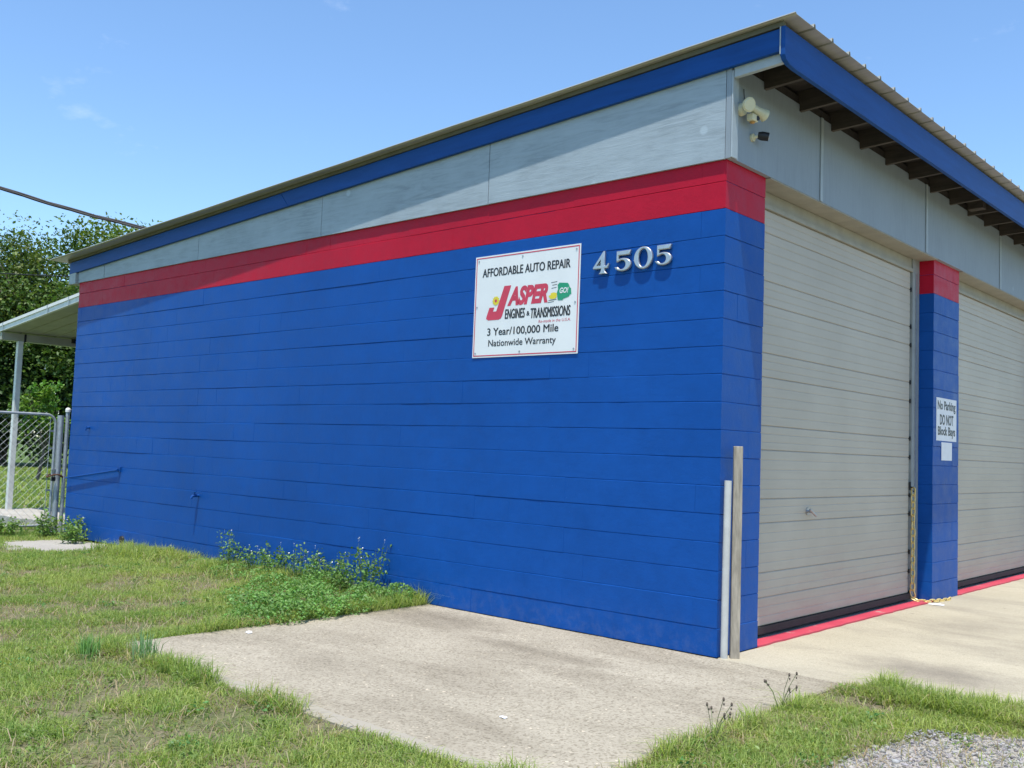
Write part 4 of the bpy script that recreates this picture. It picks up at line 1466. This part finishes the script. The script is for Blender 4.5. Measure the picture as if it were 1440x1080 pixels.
# low broad-leaved ground cover creeping over the slab edge: nobody could count the plants
def cover():
    C = []
    for (x, y, h, r, n0) in [(-3.10, -0.75, 0.15, 0.22, 420), (-3.06, -1.10, 0.17, 0.24, 520), (-3.05, -1.45, 0.17, 0.25, 560), (-3.15, -1.75, 0.14, 0.22, 420),
                            (-3.5, -1.35, 0.18, 0.29, 560), (-3.6, -0.85, 0.18, 0.29, 560), (-4.0, -0.6, 0.17, 0.30, 500), (-3.35, -0.42, 0.2, 0.22, 420),
                            (-4.6, -0.55, 0.15, 0.28, 380), (-5.1, -0.35, 0.13, 0.3, 300), (-5.7, -0.28, 0.12, 0.3, 260), (-3.15, -0.22, 0.20, 0.2, 380), (-4.2, -0.3, 0.2, 0.3, 420), (-6.4, -0.2, 0.10, 0.3, 200), (-3.85, -1.25, 0.12, 0.3, 320), (-4.3, -0.95, 0.11, 0.3, 260)]:
        n = int(n0 * 2.0)
        a = rng.uniform(0, 6.283, n); d = r * np.sqrt(rng.random(n)) * (1 + 0.25 * np.sin(a * 3 + x * 7))
        z = h * (1 - (d / (r * 1.3)) ** 2) * (0.35 + 0.65 * rng.random(n) ** 0.5)
        C.append(np.stack([x + d * np.cos(a), y + d * np.sin(a), -0.012 + np.maximum(z, 0.01)], 1))
    C = np.concatenate(C)
    n = len(C)
    cl = 0.75 + 0.6 * fbm(C[:, :2] * 9, 31)
    tint = np.array((0.15, 0.28, 0.07)) * (cl * rng.uniform(0.7, 1.4, n))[:, None] * (1 + rng.normal(0, 0.07, (n, 3)))
    me = leaf_cards(C, rng.uniform(0.014, 0.036, n), np.clip(tint, 0.01, 1), 0.7, 'weed_cover', M_leaf, 0.65)
    tag(link('weed_cover', me), 'low broad leaved weeds spreading over the left edge of the slab', 'weeds', kind='stuff')
cover()

def rosettes():
    n = 420
    x = rng.uniform(-8.5, 3.0, n); y = rng.uniform(-5.2, -0.1, n)
    ok = off_hard(x, y, -0.05) & in_view_left(x, y) & (fbm(np.stack([x * 1.3 + 4, y * 1.3], 1), 44) > 0.47) & (x < 2.0)
    x, y = x[ok], y[ok]
    k = 26
    R_ = rng.uniform(0.03, 0.10, len(x))
    a = rng.uniform(0, 6.283, (len(x), k)); d = R_[:, None] * np.sqrt(rng.random((len(x), k)))
    C = np.stack([x[:, None] + d * np.cos(a), y[:, None] + d * np.sin(a), -0.005 + rng.uniform(0, 0.045, (len(x), k))], -1).reshape(-1, 3)
    t = np.repeat(np.where(rng.random((len(x), 1)) < 0.5, np.array([[0.10, 0.23, 0.06]]), np.array([[0.19, 0.27, 0.07]])), k, 0) * rng.uniform(0.7, 1.3, len(C))[:, None]
    me = leaf_cards(C, rng.uniform(0.014, 0.034, len(C)), t, 0.9, 'lawn_weeds', M_leaf, 0.6)
    tag(link('lawn_weeds', me), 'small broad leaved weeds scattered through the lawn', 'weeds', kind='stuff')
rosettes()
weed(-7.4, -0.10, 0.16, 0.06, 4, 'tiny spindly weed under the garden tap', None, 2)


def spiky(x, y, n, h, label, tone):
    P = np.zeros((n, 3)); P[:, 0] = rng.normal(0, 0.045, n); P[:, 1] = rng.normal(0, 0.03, n)
    t = np.array(tone) * rng.uniform(0.7, 1.3, n)[:, None]
    o = blades(P, rng.uniform(h * 0.55, h, n), rng.uniform(0.004, 0.008, n), np.abs(rng.normal(0.35, 0.25, n)), t, 'grass_tuft')
    del o['kind']
    o.location = (x, y, -0.022)
    tag(o, label, 'grass tuft')
lawn('grass', -8.6, -3.0, -0.62, 0.0, 4600, (0.07, 0.20), lambda x, y: off_hard(x, y) & (rng.random(len(x)) < np.clip(1.15 + y * 1.6, 0.1, 1)), 0.12,
     'longer unmown grass growing along the foot of the blue wall', (0.0045, 0.008), thr=0.3)
spiky(-2.36, -3.06, 85, 0.25, 'blue green spiky grass tuft on the near slab edge', (0.20, 0.33, 0.15))
spiky(-2.70, -3.28, 120, 0.20, 'broad spiky grass tuft beside the slab corner', (0.20, 0.36, 0.11))
# seed-head stalks by the slab's right edge
def stalks(x, y, label):
    r_ = empty('seed_stalk', (x, y, -0.022))
    tag(r_, label, 'weed')
    s_ = MB(); hd = MB()
    for k in range(6):
        a = random.uniform(0, 6.28); h = random.uniform(0.15, 0.27)
        tp_ = Vector((0.09 * math.cos(a), 0.09 * math.sin(a), h))
        s_.tube([(0, 0, 0), tp_ * 0.5 + Vector((0, 0, 0.03)), tp_], 0.0016, 4)
        hd.dome(tp_, 0.007, 6, 4, 1.6, True)
        hd.dome(tp_ * 0.9 + Vector((0.008, 0, 0)), 0.005, 6, 4, 1.4, True)
    s_.build('stem', M_stem, r_)
    hd.build('seed_head', M_bark, r_)['kind'] = 'stuff'
stalks(0.98, -0.98, 'thin dark seed stalks leaning over the slab edge')
stalks(1.05, -1.85, 'sparse seed stalks in the near grass by the slab')

# ------------------------------------------------------------------ trees and shrubs behind
def tree(name, x, y, h, rad, label, cat, group=None, clumps=90, per=150, leaf=0.17, tone=(0.07, 0.12, 0.03), low=0.25, trunk_r=0.28, seed=1, sparse=1.0):
    rr = np.random.default_rng(seed); pr = random.Random(seed)
    root = empty(name, (x, y, -0.05))
    tag(root, label, cat, group)
    t = MB()
    fork = h * 0.32
    ln_ = [Vector((0, 0, 0)), Vector((0.1, 0.05, fork * 0.5)), Vector((0.0, 0.15, fork))]
    t.tube(ln_, [trunk_r * 1.25, trunk_r, trunk_r * 0.85], 9)
    ends = []
    for k in range(6):
        a = k * 1.05 + pr.uniform(-0.3, 0.3)
        e = Vector((math.cos(a) * rad * 0.62, math.sin(a) * rad * 0.62, h * pr.uniform(0.55, 0.86)))
        mid = ln_[-1].lerp(e, 0.5) + Vector((0, 0, h * 0.05))
        t.tube([ln_[-1], mid, e], [trunk_r * 0.55, trunk_r * 0.32, trunk_r * 0.1], 6)
        for q in range(3):
            e2 = e + Vector((pr.uniform(-1, 1), pr.uniform(-1, 1), pr.uniform(-0.2, 0.9))) * rad * 0.35
            t.tube([mid.lerp(e, 0.6), e2], [trunk_r * 0.18, trunk_r * 0.05], 5)
    t.build('trunk', M_bark, root, True)
    # leaf clumps through an uneven crown volume
    c = []
    while len(c) < clumps:
        p = rr.normal(0, 1, 3); p /= np.linalg.norm(p)
        q = p * (rr.random() ** 0.45)
        zz = low * h + (1 - low) * h * (q[2] * 0.5 + 0.5)
        wd = rad * (0.78 + 0.3 * math.sin(3 * math.atan2(q[1], q[0]) + seed) * abs(q[2]))
        c.append((q[0] * wd, q[1] * wd, zz))
    c = np.array(c)
    sz = rr.uniform(0.45, 1.0, len(c)) * rad * 0.21
    C = np.repeat(c, per, 0) + np.clip(rr.normal(0, 1, (len(c) * per, 3)), -1.7, 1.7) * np.repeat(sz, per)[:, None] * np.array([1, 1, 0.72])
    n = len(C)
    cl = np.repeat(rr.uniform(0.70, 1.30, len(c)), per)
    yel = np.repeat(rr.random(len(c)) < 0.25, per)
    tint = np.array(tone) * (cl * rr.uniform(0.65, 1.4, n))[:, None] * (1 + rr.normal(0, 0.06, (n, 3)))
    tint = np.where(yel[:, None], tint * np.array([1.5, 1.25, 0.9]), tint)
    me = leaf_cards(C, rr.uniform(leaf * 0.6, leaf * 1.4, n), np.clip(tint, 0.004, 1), 0.35, 'crown', M_crown, 0.6)
    co = link('crown', me, root); co['kind'] = 'stuff'
    return root


tree('tree', -42.8, 11.4, 10.2, 4.4, 'broad tree with sky showing through its loose crown behind the awning', 'tree', None, 170, 310, 0.175, (0.092, 0.146, 0.038), 0.22, 0.26, 3)
tree('tree', -38.4, 14.9, 10.9, 4.5, 'dense tall tree rising over the far roof corner', 'tree', None, 190, 340, 0.18, (0.086, 0.148, 0.033), 0.18, 0.32, 5)
tree('tree', -46.0, 7.6, 11.3, 4.2, 'loose crowned tree at the far side of the lawn', 'tree', None, 130, 270, 0.18, (0.10, 0.155, 0.045), 0.2, 0.26, 8)
tree('tree', -33.0, 20.5, 9.0, 4.2, 'tall tree standing behind the blue building', 'tree', None, 100, 110, 0.22, (0.045, 0.085, 0.02), 0.2, 0.3, 13)
tree('tree', -50.0, 2.0, 10.0, 4.6, 'wide tree at the outer end of the tree row', 'tree', None, 90, 110, 0.22, (0.05, 0.09, 0.02), 0.2, 0.3, 21)
def undergrowth():
    rr = np.random.default_rng(91)
    C = []
    for (x, y, h, r) in [(-43.5, 8.3, 4.6, 2.2), (-41.6, 10.2, 5.0, 2.3), (-40.0, 12.2, 4.7, 2.2), (-38.0, 14.2, 5.2, 2.3), (-36.2, 16.2, 4.8, 2.2), (-45.6, 6.2, 4.4, 2.2),
                         (-42.8, 12.6, 6.2, 2.6), (-45.0, 9.8, 6.0, 2.6), (-40.2, 15.2, 6.4, 2.6), (-47.6, 4.0, 4.6, 2.2), (-34.2, 18.4, 5.0, 2.4), (-49.5, 1.6, 4.2, 2.2)]:
        k = 46
        p = rr.normal(0, 1, (k, 3)); p /= np.linalg.norm(p, axis=1)[:, None]
        p *= (rr.random(k) ** 0.4)[:, None]
        c = np.stack([x + p[:, 0] * r, y + p[:, 1] * r, h * (0.04 + 0.48 * (p[:, 2] + 1))], 1)
        s_ = rr.uniform(0.25, 0.55, k)
        C.append(np.repeat(c, 110, 0) + rr.normal(0, 1, (k * 110, 3)) * np.repeat(s_, 110)[:, None])
    C = np.concatenate(C); C[:, 2] = np.maximum(C[:, 2], 0.0)
    n = len(C)
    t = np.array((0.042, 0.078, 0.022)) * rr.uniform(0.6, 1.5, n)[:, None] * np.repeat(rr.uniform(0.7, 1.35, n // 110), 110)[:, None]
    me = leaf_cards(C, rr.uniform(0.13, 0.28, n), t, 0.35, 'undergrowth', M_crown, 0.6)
    tag(link('undergrowth', me), 'dark leafy undergrowth filling the gap under the trees', 'undergrowth', kind='stuff')
undergrowth()
tree('sapling', -27.6, 6.75, 3.1, 0.95, 'bright green young tree on the lawn behind the gate', 'tree', None, 30, 70, 0.13, (0.10, 0.20, 0.03), 0.42, 0.05, 77)
